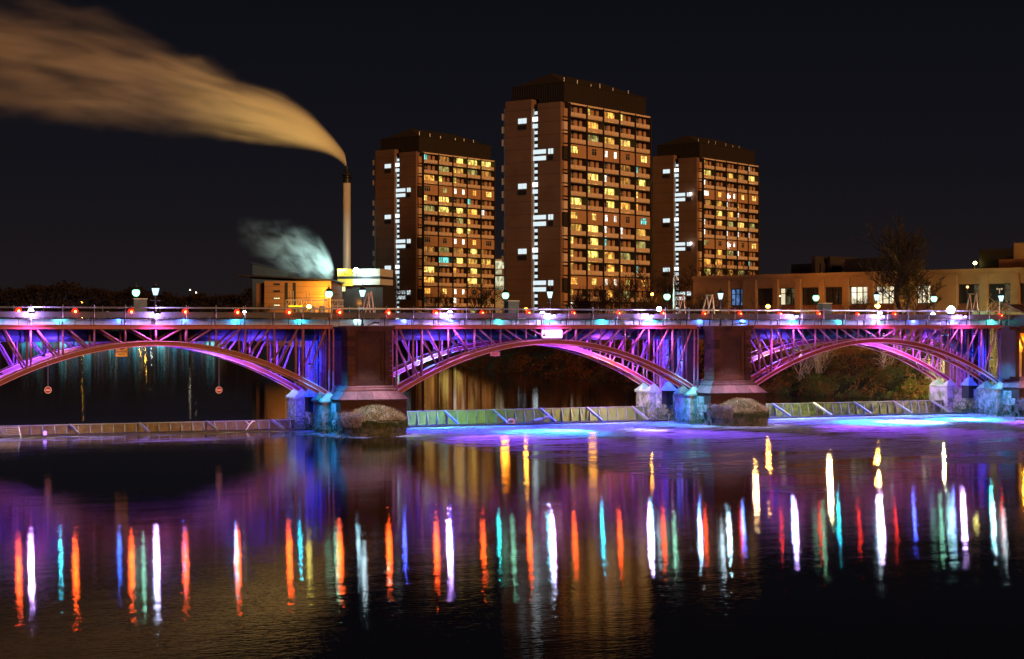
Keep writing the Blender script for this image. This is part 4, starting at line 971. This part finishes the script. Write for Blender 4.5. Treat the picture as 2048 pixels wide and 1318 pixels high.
lampbead(1185,644,240,(1,.34,.03),4,.25,'orange street lamp on the bank behind the parapet right of the white board',300)
lampbead(165,604,900,(1,.40,.04),60,.55,'orange lamp far off over the left arch',0)
lampbead(513,613,420,(1,.40,.04),70,.33,'orange street lamp left of the chimney works',1500)
lampbead(720,604,330,(1,.45,.05),8,.2,'small orange lamp by the foot of the yellow store',900)
lampbead(1950,526,232,(1,.85,.2),40,.24,'yellow roof lamp on top of the right-hand building',160, 15.6)
lampbead(1935,574,196,(1,.45,.15),5,.16,'curved street lamp before the dark windows on the right',0)
for px in (280,291,303,165): lampbead(px,636,1000,(1,.5,.06) if px != 303 else (.8,1,.9),70,.6,'far-shore lamp mirrored under the left arch, %s' % {280:'left of three',291:'middle of three',303:'right and whitest of three',165:'alone further left'}[px],0,4,grp='lamps on the far shore')
for i, (px, py, Y, w) in enumerate(((380,580,800,'left of the works'),(392,585,800,'just right of the dim one left of the works'),(1560,592,240,'on the college wall'),(560,598,330,'before the works wall'))):
    lampbead(px,py,Y,(1,.8,.55),10,.12*Y/300,'tiny pale lamp ' + w,0,py and 4)
# cyan quay on the far shore
qy = thing('quay_building', (P(290,0,1000).x,1000,0), 0, 'long low quay building washed in cyan light on the far shore', 'building')
MB().box(-75,45,4,16,2,13).build('quay_shed', mat('pale_quay',(.4,.45,.5),.7), qy)
for k in range(16): MB().box(-72+k*7.2,-68.5+k*7.2,-.3,4.0,4.2,7.8+(k % 3)*.6).build('lit_bay', glow('quay_%d' % (k % 4), [(.02,.55,.9),(.05,.75,.95),(.02,.35,.8),(.2,.9,1)][k % 4], [.9,1.3,.6,1.8][k % 4]), qy)

# ------------------------------------------------------------------ the works with its chimney
CHY = 420.0
c = P(693.5, 333, CHY)
ch = thing('chimney', (c.x, CHY, 0), 0, 'tall pale chimney with a black tapering top, trailing steam to the left', 'chimney')
M_CH = mat('chimney_steel', (.78,.76,.66), .5, .2, .12, .35, stretch=(1,1,.1))
z = lambda py: EYE+(HZ-py)/F*CHY
MB().tube((0,0,4.6),(0,0,z(366)),1.0,.93,24).build('shaft', M_CH, ch, smooth=True)
MB().tube((0,0,z(366)),(0,0,z(352)),1.0,.92,20).lathe([(.92,z(352)),(1.25,z(350)),(1.25,z(348.5)),(.8,z(347)),(.42,z(338)),(.38,z(333))],(0,0,0),20).build('black_top', M_BLACK, ch)
MB().lathe([(1.5,z(356)),(1.55,z(355.7))],(0,0,0),16).build('service_platform', M_BLACK, ch)
for k in range(4): MB().box(.96,1.1,-.2,.2,8+k*9,8.3+k*9).build('bracket', M_DARK, ch)

def bldg(px0, px1, pyt, Y, depth, zb, m, name, label, cat='building', rot=0):
    x0 = P(px0,0,Y).x; x1 = P(px1,0,Y).x; zt = P(0,pyt,Y).z
    t = thing(name, (x0, Y, 0), rot, label, cat); return t, x1-x0, zt
M_BR = mat('works_brick', (.30,.15,.06), .85, 0, .15, .6, bump=.05)
t, w, zt = bldg(515, 662, 562, 300, 20, 4.6, M_BR, 'works_building', 'tan works building with slot windows, left of the chimney')
MB().box(1.2,w,0,20,4.6,zt).build('main_wall', M_BR, t); MB().box(-.4,1.2,1.5,18,4.6,zt-.3).build('side_wing', M_BR, t)
MB().add([(-3.5,-1.2,zt+.9),(w+.3,-1.2,zt+.02),(w+.3,21,zt+.02),(-3.5,21,zt+.9),(-3.5,-1.2,zt+1.15),(w+.3,-1.2,zt+.27),(w+.3,21,zt+.27),(-3.5,21,zt+1.15)],[(0,3,2,1),(4,5,6,7),(0,1,5,4),(1,2,6,5),(2,3,7,6),(3,0,4,7)]).build('roof_slab', M_DARK, t)
for k, (x, z0_, lit) in enumerate(((2.9,zt-.55,0),(2.9,zt-1.75,0),(2.9,zt-3.0,1),(2.9,zt-4.2,1))):
    f = MB().box(x-.05,x+1.05,-.06,.0,z0_-.2,z0_+.12).build('window', M_BLACK, t)
    for q in range(3): MB().box(x+q*.35,x+q*.35+.29,-.09,-.06,z0_-.13,z0_+.06).build('pane', glow('slot_light',(1,.9,.5),1.4) if lit else M_PANE, f)
for x in (4.8,6.2): MB().box(x,x+.5,-.05,.05,zt-5.4,zt-.3).build('stair_glazing', M_PANE, t)
for k in range(6): MB().box(1.2,w,-.02,.0,zt-1-k*1.0,zt-.96-k*1.0).build('string_course', M_DARK, t)
t, w, zt = bldg(505, 576, 530, 340, 18, 4.6, M_TW, 'works_hall', 'dim brown hall with a sloping roof in the drifting steam')
MB().prism([(0,4.6),(w,4.6),(w,zt-1.2),(0,zt+.3)],0,14).build('hall_wall', M_CLAD, t); MB().prism([(-.4,zt+.38),(w+.5,zt-1.2),(w+.5,zt-1.0),(-.4,zt+.6)],-.4,14.4).build('hall_roof', M_DARK, t)
MB().box(w-.9,w-.2,-.05,.0,zt-3.5,zt-2.8).build('hatch', M_DARK, t)
# yellow store
M_YEL = mat('yellow_cladding', (.70,.42,.04), .6, 0, .1, .5); M_RIB = mat('ribbed_white_cladding', (.62,.58,.48), .6, 0, .1, 1)
x0 = P(675,0,330)
t = thing('yellow_store', (x0.x, 330, 0), R(-14), 'store with yellow and white cladding and a dark band, right of the chimney foot', 'building')
zt = P(0,538,330).z; zm0, zm1 = P(0,558,330).z, P(0,553,330).z; zb = P(0,572,330).z
MB().box(0,3.15,0,8,zm1,zt).box(0,3.15,0,8,zb,zm0).build('yellow_cladding', M_YEL, t)
MB().box(-.03,8.6,-.02,7.9,zm0,zm1).build('dark_band', M_DARK, t)
MB().box(3.15,8.6,.02,8,zm1,zt).box(3.15,8.6,.02,8,zb+.2,zm0).build('white_cladding', M_RIB, t)
rb = MB(); x = 3.25
while x < 8.5: rb.box(x,x+.06,-.04,.02,zm1,zt).box(x,x+.06,-.04,.02,zb+.2,zm0); x += .2
rb.build('cladding_rib', M_RIB, t, kind='stuff')
MB().box(0,9,.5,8,4.6,zb).build('dark_undercroft', M_TWD, t)
f = MB().box(.05,1.6,-.02,.0,zb-1.05,zb-.1).build('window', M_BLACK, t)
for k in range(4): MB().box(.08+k*.38,.42+k*.38,-.06,-.02,zb-1.0,zb-.15).build('pane', glow('store_light',(.95,1,.35),2.0), f)
MB().path([(1.4,-.1,zt-1.0),(1.5,-.3,zt-.7),(1.3,-.3,zt-.5)],.04).build('wall_hook', M_BLACK, t)
# the turquoise floodlight on the store
c = P(713, 541, 328)
t = thing('site_floodlight', (c.x, 327.0, 0), 0, 'dazzling turquoise-white floodlight on the yellow and white store', 'floodlight')
MB().ball((0,0,c.z), .50, 14, 10, .9).build('lens', glow('site_flood', (.55,1,1), 60), t, smooth=True); MB().tube((0,.6,c.z-1),(0,.4,c.z),.06,n=6).build('bracket_arm', M_BLACK, t)
lamp('POINT', (0,-.9,c.z), (.55,.95,1), 2600, t, rad=.3)
lamp('SPOT', (-.2,1.5,c.z+1.6), (.35,.9,.95), 60000, t, aim=(P(693.5,0,CHY).x-c.x, CHY-327, c.z+6), size=16, rad=.2)
lamp('SPOT', (-.6,-.8,c.z+.6), (.50,.9,.85), 42000, t, aim=(P(600,0,330).x-c.x, 8, c.z+5.5), size=84, rad=.2)
# amber floodlight on the works wall
c = P(652, 586, 296)
t = thing('wall_floodlight', (c.x, 296, 0), 0, 'amber floodlight glowing against the works wall beside the pipe gantry', 'floodlight')
MB().cbox(-.25,.25,-.1,.1,c.z-1.2,c.z-.9,.02).build('housing', M_BLACK, t); MB().box(-.2,.2,-.02,.12,c.z-.9,c.z-.86).build('lens', glow('amber_flood',(1,.6,.05),20), t)
lamp('POINT', (0,1.2,c.z-.5), (1,.52,.04), 4200, t, rad=.2)
lamp('POINT', (0,-3.0,c.z-1.2), (1,.9,.7), 700, t, rad=.2)
# added amber light on a mast, there to brighten the plume
yf = thing('plume_fill_light', (P(655,0,392).x, 392, 4.6), 0, 'added amber light behind the works, turned up to brighten the steam', 'floodlight')
MB().tube((0,0,0),(0,0,6),.12,n=8).build('mast', M_BLACK, yf); MB().cbox(-.4,.4,-.3,.3,6.0,6.4,.05).build('housing', M_BLACK, yf)
lamp('SPOT', (0,0,6.6), (1,.66,.20), 220000, yf, aim=(-14,26,44), size=44, blend=1.0, rad=.3)
# pipe gantry
x0 = P(572,0,285); t = thing('pipe_gantry', (x0.x, 285, 0), 0, 'white pipe gantry and tanks in front of the works', 'gantry')
wg = P(714,0,285).x-x0.x; zz = lambda py: P(0,py,285).z
for py in (600, 612): MB().bar((0,0,zz(py)),(wg*.8,0,zz(py)),.12,.12).bar((0,2,zz(py)),(wg*.8,2,zz(py)),.12,.12).build('beam', M_WHITE, t)
for k in range(12):
    x = wg*.8*k/11
    MB().bar((x,0,4.6),(x,0,zz(600)),.09,.09).build('gantry_post', M_WHITE, t)
    if k < 11: MB().bar((x+.1,0,zz(611)),(x+wg*.8/11*.7,0,zz(601)),.06,.06).build('gantry_brace', M_WHITE, t)
for px in (580,585,612,617,648,652): MB().tube((P(px,0,285).x-x0.x,1,4.6),(P(px,0,285).x-x0.x,1,zz(582)),.07,n=8).build('vent_pipe', M_RIB, t)
for px in (600,622,642): MB().lathe([(.55,4.6),(.55,zz(617)),(.3,zz(612))],(P(px,0,285).x-x0.x,1.2,0),14).build('tank', M_RIB, t)
MB().box(0,wg*.55,.5,.6,zz(596),zz(595)).box(wg*.3,wg*.75,.5,.6,zz(589),zz(588.2)).build('walkway', M_DARK, t)
MB().box(.5,2.9,-.5,-.4,zz(614),zz(611)).build('lit_hoarding', glow('yellow_strip',(1,.75,.02),1.6), t)
# white block between the two towers
x0 = P(984,0,520); t = thing('white_offices', (x0.x,520,0), 0, 'white floodlit block glimpsed between the left and central towers', 'building')
w = P(1013,0,520).x-x0.x; zz = lambda py: P(0,py,520).z
MB().box(0,w+3,0,10,4.6,zz(516)).build('wall', mat('white_render',(.6,.62,.52),.7), t)
for a_, b_, s_ in ((522,537,.75),(540,548,.5),(553,572,.7),(574,579,.5)):
    MB().box(.5,w-.4,-.1,0,zz(b_),zz(a_)).build('glazing', roomglow('office_light_%d' % a_, (.85,.95,.75), s_, .6), t)
MB().box(-.2,w+3,-.5,0,zz(552),zz(549.5)).box(-.2,w+3,-.5,0,zz(517),zz(515)).build('slab_edge', M_DARK, t)

# ------------------------------------------------------------------ steam: real volumes in closed hulls
def fcurve(nd, pts):
    cv = nd.mapping.curves[0]
    cv.points[0].location = pts[0]; cv.points[1].location = pts[-1]
    for p in pts[1:-1]: cv.points.new(*p)
    nd.mapping.update()
def plume(name, px0, Y, tab, Umax, dens, label, seed, rmul=1.0, aniso=-.3, col=(.95,.93,.9), pw=1.0, sc=1.0, nearp=3.0, st=(.13,.55,.95), nlo=.38, nhi=.66, fend=1.25):
    """tab: (px, py_top, py_bottom) along the plume from its source leftwards"""
    k = Y/F; pts = [((px0-a)*k, EYE+(HZ-(t_+b_)/2)*k, (b_-t_)/2*k) for a, t_, b_ in tab]
    X0 = (px0-1024)*k; zmin = min(z_-r_ for _, z_, r_ in pts)-3; zmax = max(z_+r_ for _, z_, r_ in pts)+3; rmax = max(r_ for _, _, r_ in pts)
    # hull: rings round the centreline, a little wider than the plume
    mb = MB(); NA = 14
    for u, zc, r_ in pts:
        for i in range(NA):
            an = 2*math.pi*i/NA; q = r_*1.12+.3; mb.v.append((-u, q*rmul*math.cos(an), zc+q*math.sin(an)))
    for j in range(len(pts)-1):
        for i in range(NA): mb.f.append((j*NA+i, j*NA+(i+1) % NA, (j+1)*NA+(i+1) % NA, (j+1)*NA+i))
    mb.f += [tuple(range(NA)), tuple((len(pts)-1)*NA+i for i in reversed(range(NA)))]
    mb.f = [tuple(reversed(q_)) for q_ in mb.f]
    m = bpy.data.materials.new(name+'_vapour'); m.use_nodes = True; n = m.node_tree.nodes; l = m.node_tree.links; n.clear()
    out = n.new('ShaderNodeOutputMaterial'); pv = n.new('ShaderNodeVolumePrincipled'); pv.inputs['Color'].default_value = (*col,1); pv.inputs['Anisotropy'].default_value = aniso
    t = n.new('ShaderNodeTexCoord'); s = n.new('ShaderNodeSeparateXYZ'); l.new(t.outputs['Object'], s.inputs[0])
    def M(op, a_, b_=None, c_=None):
        q = n.new('ShaderNodeMath'); q.operation = op
        for i, v in enumerate((a_, b_, c_)):
            if v is None: continue
            if isinstance(v, (int, float)): q.inputs[i].default_value = v
            else: l.new(v, q.inputs[i])
        return q.outputs[0]
    u = M('DIVIDE', s.outputs[0], -Umax)
    fc = n.new('ShaderNodeFloatCurve'); fcurve(fc, [(p[0]/Umax, (p[1]-zmin)/(zmax-zmin)) for p in pts]); l.new(u, fc.inputs['Value'])
    fr_ = n.new('ShaderNodeFloatCurve'); fcurve(fr_, [(p[0]/Umax, p[2]/(rmax*1.05)) for p in pts]); l.new(u, fr_.inputs['Value'])
    zc = M('MULTIPLY_ADD', fc.outputs[0], zmax-zmin, zmin); rr = M('MAXIMUM', M('MULTIPLY', fr_.outputs[0], rmax*1.05), .3)
    mp = n.new('ShaderNodeMapping'); mp.inputs['Scale'].default_value = (st[0]*sc,st[1]*sc,st[2]*sc); mp.inputs['Location'].default_value = (seed,seed*2,0)
    # shear the noise so that the streaks follow the plume
    cx = n.new('ShaderNodeCombineXYZ'); l.new(s.outputs[0], cx.inputs[0]); l.new(s.outputs[1], cx.inputs[1]); l.new(M('DIVIDE', M('SUBTRACT', s.outputs[2], zc), M('MULTIPLY_ADD', rr, .06, .5)), cx.inputs[2])
    l.new(cx.outputs[0], mp.inputs[0])
    nz = n.new('ShaderNodeTexNoise'); nz.inputs['Scale'].default_value = .32; nz.inputs['Detail'].default_value = 5; nz.inputs['Distortion'].default_value = .9; l.new(mp.outputs[0], nz.inputs['Vector'])
    dz = M('DIVIDE', M('SUBTRACT', s.outputs[2], zc), rr); dy = M('DIVIDE', s.outputs[1], M('MULTIPLY', rr, rmul))
    nb = n.new('ShaderNodeTexNoise'); nb.inputs['Scale'].default_value = .09 if rmax > 10 else .22; nb.inputs['Detail'].default_value = 4
    mb_ = n.new('ShaderNodeMapping'); mb_.inputs['Scale'].default_value = (.45,1,1.3); mb_.inputs['Location'].default_value = (seed*3,0,seed); l.new(t.outputs['Object'], mb_.inputs[0]); l.new(mb_.outputs[0], nb.inputs['Vector'])
    wob = M('MULTIPLY', M('SUBTRACT', nb.outputs['Fac'], .42), M('MINIMUM', M('MULTIPLY', u, 5.0), 1.3))
    d = M('ADD', M('SQRT', M('ADD', M('MULTIPLY', dz, dz), M('MULTIPLY', dy, dy))), wob)
    mr = n.new('ShaderNodeMapRange'); mr.interpolation_type = 'SMOOTHSTEP'; mr.inputs[1].default_value = 1.0; mr.inputs[2].default_value = .1; l.new(d, mr.inputs[0])
    nm = n.new('ShaderNodeMapRange'); nm.interpolation_type = 'SMOOTHSTEP'; nm.inputs[3].default_value = .0; nm.inputs[1].default_value = nlo; nm.inputs[2].default_value = nhi; l.new(nz.outputs['Fac'], nm.inputs[0])
    near = M('POWER', M('MAXIMUM', M('SUBTRACT', 1.0, u), 0.001), nearp)
    mixn = M('MAXIMUM', nm.outputs[0], M('MULTIPLY', near, .75))
    fade = n.new('ShaderNodeMapRange'); fade.inputs[1].default_value = fend; fade.inputs[2].default_value = .1; fade.inputs[3].default_value = .05 if fend > 1 else 0; l.new(u, fade.inputs[0])
    de = M('MULTIPLY', M('MULTIPLY', mr.outputs[0], mixn), M('DIVIDE', dens, M('POWER', rr, pw))); de = M('MULTIPLY', de, fade.outputs[0])
    l.new(de, pv.inputs['Density']); l.new(pv.outputs[0], out.inputs['Volume'])
    o = mb.build(name, m, None, (X0, Y, 0), label=label, cat='steam', kind='stuff')
    return o
plume('steam_plume', 693.5, CHY, [(693.5,329,334),(690,306,334),(676,284,322),(655,258,312),(620,222,304),(560,178,296),(480,135,298),(380,90,292),(280,40,288),(150,-20,288),(0,-60,288),(-140,-90,292)], 103.0, 3.4,
      'long amber-lit steam plume drifting left from the chimney top', 3.0, 1.0, col=(1,.86,.68))
plume('steam_cloud', 668, 333, [(672,566,586),(665,520,592),(652,484,594),(622,454,590),(585,438,570),(545,428,545),(500,424,520),(445,424,505)], 20.5, 1.5,
      'pale drifting steam cloud lit turquoise beside the works', 8.0, 1.0, aniso=0.0, sc=1.0, nearp=14.0, st=(.9,1.0,1.1), nlo=.36, nhi=.70, fend=.92)

# ------------------------------------------------------------------ trees and banks
M_BARK = mat('winter_bark', (.034,.024,.018), .9, 0, .4, 3); M_TWIG = mat('pale_twigs', (.48,.38,.26), .9, 0, .4, 3)
M_LEAF = mat('autumn_leaf', (.30,.12,.02), .8, 0, 0, .8, col2=(.10,.045,.012)); M_LEAFG = mat('bank_leaf', (.15,.17,.03), .8, 0, 0, .8, col2=(.045,.05,.014))
def bare(seed, h, spread=.6, depth=6, r0=None, nside=5, fan=3, rmin=.028):
    r = random.Random(seed); tr = MB(); cr_ = MB()
    def grow(p, d, L, rad, k):
        nseg = 3 if k < 2 else 2
        for i in range(nseg):
            d2 = (d + Vector((r.uniform(-1,1),r.uniform(-1,1),r.uniform(-.3,.8)))*.16).normalized(); q = p+d2*(L/nseg); rr = rad*(1-.28/nseg)
            (tr if k == 0 else cr_).tube(p, q, rad, rr, max(3, nside-k), cap=False); p, d, rad = q, d2, rr
            if k > 0 and k < depth and r.random() < .5:
                a = (d + Vector((r.uniform(-1,1),r.uniform(-1,1),r.uniform(-.5,.6)))*.9).normalized(); grow(p, a, L*.6, max(rmin, rad*.5), k+1)
        if k < depth:
            for i in range(fan if k < 3 else 2):
                a = (d + Vector((r.uniform(-1,1),r.uniform(-1,1),r.uniform(-.4,.7)))*spread*1.25).normalized(); grow(p, a, L*r.uniform(.66,.9), max(rmin, rad*.66), k+1)
    grow(Vector((0,0,0)), Vector((r.uniform(-.08,.08),r.uniform(-.08,.08),1)).normalized(), h*.25, r0 or h*.026, 0)
    return tr.mesh('trunk', M_BARK), cr_.mesh('branches', M_BARK)
TM = [bare(s, 12.0, .62, 6) for s in (2, 5, 9)]
def tree(px, Y, h, v, label, gz=4.9, name='bare_tree', grp='bare trees on the far bank', ms=None):
    c = P(px, 0, Y); t = thing(name, (c.x, Y, gz), rnd.uniform(0,6.28), label, 'tree', grp); k = h/12.0; t.scale = (k,k,k)
    put('trunk', TM[v][0], t, mat=ms); put('branches', TM[v][1], t, mat=ms); return t
tree(1806, 200, 15.5, 0, 'largest bare tree, standing before the lit college windows')
tree(1283, 255, 12.5, 1, 'bare tree before the right corner of the central tower')
tree(1215, 262, 10.5, 2, 'bare tree before the lower storeys of the central tower')
tree(1165, 268, 9.0, 0, 'smaller bare tree left in the row before the central tower')
tree(1345, 300, 13.5, 1, 'bare tree before the end wall of the right tower')
tree(1440, 300, 14.5, 2, 'wide bare tree before the balconies of the right tower')
tree(1500, 290, 13, 0, 'bare tree at the left end of the college')
tree(945, 330, 12, 2, 'bare tree before the right half of the left tower')
tree(880, 335, 10.5, 1, 'bare tree before the middle of the left tower')
tree(790, 340, 13.0, 0, 'bare tree before the end wall of the left tower')
tree(612, 275, 6.0, 1, 'small leafless tree before the tan works building')
tree(690, 290, 6.3, 2, 'small leafless tree under the yellow store')
tree(530, 300, 7.5, 0, 'small bare tree left of the tan works building')
tree(1700, 214, 7.0, 2, 'thin bare tree between two lit college windows')
tree(1990, 210, 5.5, 1, 'small bare tree by the lobby of the right-hand building')
tree(1858, 206, 11.0, 2, 'bare tree right of the largest one')
# far wooded ridge on the left, and the skyline left of the works
def ridge(name, px0, px1, Y, top, m, label, seed, n_=5200, leaf=1.6):
    r = random.Random(seed); mb = MB(); X0, X1 = P(px0,0,Y).x, P(px1,0,Y).x
    for _ in range(n_):
        u = r.random(); px = px0+(px1-px0)*u; tp = EYE+(HZ-(top(px)+12*noise.noise(Vector((px*.02,seed,0)))+9*noise.noise(Vector((px*.09,seed,5)))))/F*Y
        z_ = 3+(tp-3)*(1-r.random()**1.8); x = X0+(X1-X0)*u; y = Y+r.uniform(-14,14); s = leaf*r.uniform(.4,1.2)
        v = [Vector((r.uniform(-1,1),r.uniform(-1,1),r.uniform(-1,1)))*s for _ in range(3)]
        mb.add([(x+a.x,y+a.y,z_+a.z) for a in v], [(0,1,2)])
    mb.build(name, m, None, label=label, cat='trees', kind='stuff')
M_FAR = mat('far_foliage', (.016,.008,.007), .95, 0, .4, .05)
ridge('woods', -60, 520, 760, lambda p: 586-9*math.sin(p*.012)-10*max(0,math.sin(p*.05+1))*max(0,math.sin(p*.017)), M_FAR, 'dark line of far trees above the left arch', 3, 16000, 1.2)
ridge('woods', 1480, 2080, 300, lambda p: 560+p*0, M_FAR, 'dark shrubs behind the right bank', 6, 2500, .8)
ridge('woods', 700, 1120, 560, lambda p: 590, M_FAR, 'dark shrubs at the feet of the towers', 9, 4000, 1.4)
# bank vegetation as stuff; saplings and bushes as things
def scatter(name, n_, pos, size, m, label, seed):
    r = random.Random(seed); mb = MB()
    for _ in range(n_):
        x, y, z_ = pos(r); s = size*r.uniform(.5,1.3); a = Vector((r.uniform(-1,1),r.uniform(-1,1),r.uniform(-.6,.9))).normalized(); b = a.cross(Vector((r.uniform(-1,1),r.uniform(-1,1),r.uniform(-1,1)))).normalized()*s*.5; a = a*s
        mb.add([(x,y,z_),(x+a.x*.5+b.x,y+a.y*.5+b.y,z_+a.z*.5+b.z),(x+a.x,y+a.y,z_+a.z),(x+a.x*.5-b.x,y+a.y*.5-b.y,z_+a.z*.5-b.z)], [(0,1,2,3)])
    mb.build(name, m, None, label=label, cat='undergrowth', kind='stuff')
def zbank(d): return lerp_tab([(0,.5),(1.5,1.2),(3,2.3),(5,3.7),(8,4.9),(14,5.2)], d)
def bankpos(y0, y1, dmax=11, lift=1.0, seedv=0):
    def f(r):
        while True:
            Y = r.uniform(y0, y1); d = dmax*r.random()**1.2; q_ = noise.noise(Vector((d*.35+seedv, Y*.28, 2)))+.5*noise.noise(Vector((d*.9, Y*.8, seedv)))
            if q_ > -.08: break
        return lerp_tab(XR, Y)+d, Y, zbank(d)+lift*(.3+2.2*max(0,q_))*r.random()**1.5+.05
    return f
scatter('undergrowth', 26000, bankpos(158,200,12,1.3), .17, M_LEAF, 'russet undergrowth and leaf litter on the bank behind the right arch', 2)
scatter('undergrowth', 20000, bankpos(158,192,5,.9,40), .17, M_LEAFG, 'green waterside plants below the right arch', 4)
scatter('undergrowth', 20000, bankpos(200,330,12,1.4), .26, M_LEAF, 'orange-lit leaf litter on the bank behind the middle arch', 5)
scatter('undergrowth', 5000, lambda r: (lerp_tab(XL,(Y:=r.uniform(126,170)))-6*r.random()+1.2, Y, .5+2.3*r.random()), .2, M_LEAFG, 'bush overhanging the water at the left edge', 7)
SAP = []
for s in (31,32,33):
    r = random.Random(s); mb = MB()
    for _ in range(9):
        p = Vector((r.uniform(-.5,.5),r.uniform(-.5,.5),0)); d = Vector((r.uniform(-.5,.5),r.uniform(-.5,.5),1)).normalized(); rad = .05
        for k in range(6):
            d = (d+Vector((r.uniform(-1,1),r.uniform(-1,1),r.uniform(-.5,.4)))*.2).normalized(); q = p+d*.62; mb.tube(p, q, rad, rad*.78, 4, cap=False); rad *= .78
            for _ in range(3):
                a = (d+Vector((r.uniform(-1,1),r.uniform(-1,1),r.uniform(-.6,.6)))*1.1).normalized(); q2 = p+a*r.uniform(.35,.9); mb.tube(p, q2, rad*.55, .014, 3, cap=False); mb.tube(q2, q2+(a+Vector((r.uniform(-.6,.6),0,-.3))).normalized()*.4, .014, .01, 3, cap=False)
            p = q
    SAP.append(mb.mesh('stems', M_TWIG))
    MC['sapleaf%d' % s] = None
sp_ = []
for i in range(30):
    far = i >= 17; Y = rnd.uniform(205,300) if far else rnd.uniform(162,196); d = rnd.uniform(1.5,9)
    sp_.append((far, (lerp_tab(XR,Y)+d)/Y, Y, d))
sp_.sort(); cnt = [0, 0]
for i, (far, _, Y, d) in enumerate(sp_):
    cnt[far] += 1; w_ = 'middle' if far else 'right'
    t = thing('sapling', (lerp_tab(XR,Y)+d, Y, zbank(d)-.1), rnd.uniform(0,6.28), 'leafless sapling thicket on the bank under the %s arch, %s from the left' % (w_, ORD[cnt[far]-1]), 'sapling', 'saplings on the bank under the %s arch' % w_)
    k = rnd.uniform(.8,1.5)*(1.25 if far else 1); t.scale = (k,k,k*1.1); put('stems', SAP[i % 3], t, mat=M_BARK if far else None)
for i in range(9):
    Y = 218+i*8; d = 9+(i % 3)*2
    tree((lerp_tab(XR,Y)+d)/Y*F+1024, Y, 6.5+(i*37 % 5)*.5, i % 3, 'young bare tree on the lit bank under the middle arch, %s from the right' % ORD[i], 4.6, grp='young trees on the lit bank')
t = thing('bank_fill_lamp', (lerp_tab(XR,172)+2.0, 169, 0), 0, 'pale lamp added to light the bank by the rear of the end pier', 'lamp')  # lamp and post added to brighten the bank behind the right arch
MB().tube((0,0,1.0),(0,0,4.2),.05,n=6).build('post', M_BLACK, t); MB().ball((0,0,4.3),.12,8,6).build('lens', glow('bank_fill_glow',(.95,1,.45),8), t)
lamp('POINT', (-.4,-.6,4.2), (.9,1,.30), 3000, t, rad=.15)
lamp('POINT', tuple(BW(2*LP+2, 10.5, 6.2)), (1,.75,.25), 2600, rad=.2)  # unseen warm light without a fixture, added to lift the bank plants
lamp('POINT', tuple(BW(2*LP-6, 10.5, 6.2)), (1,.55,.15), 1600, rad=.2)  # second added light over the same bank, also without a fixture
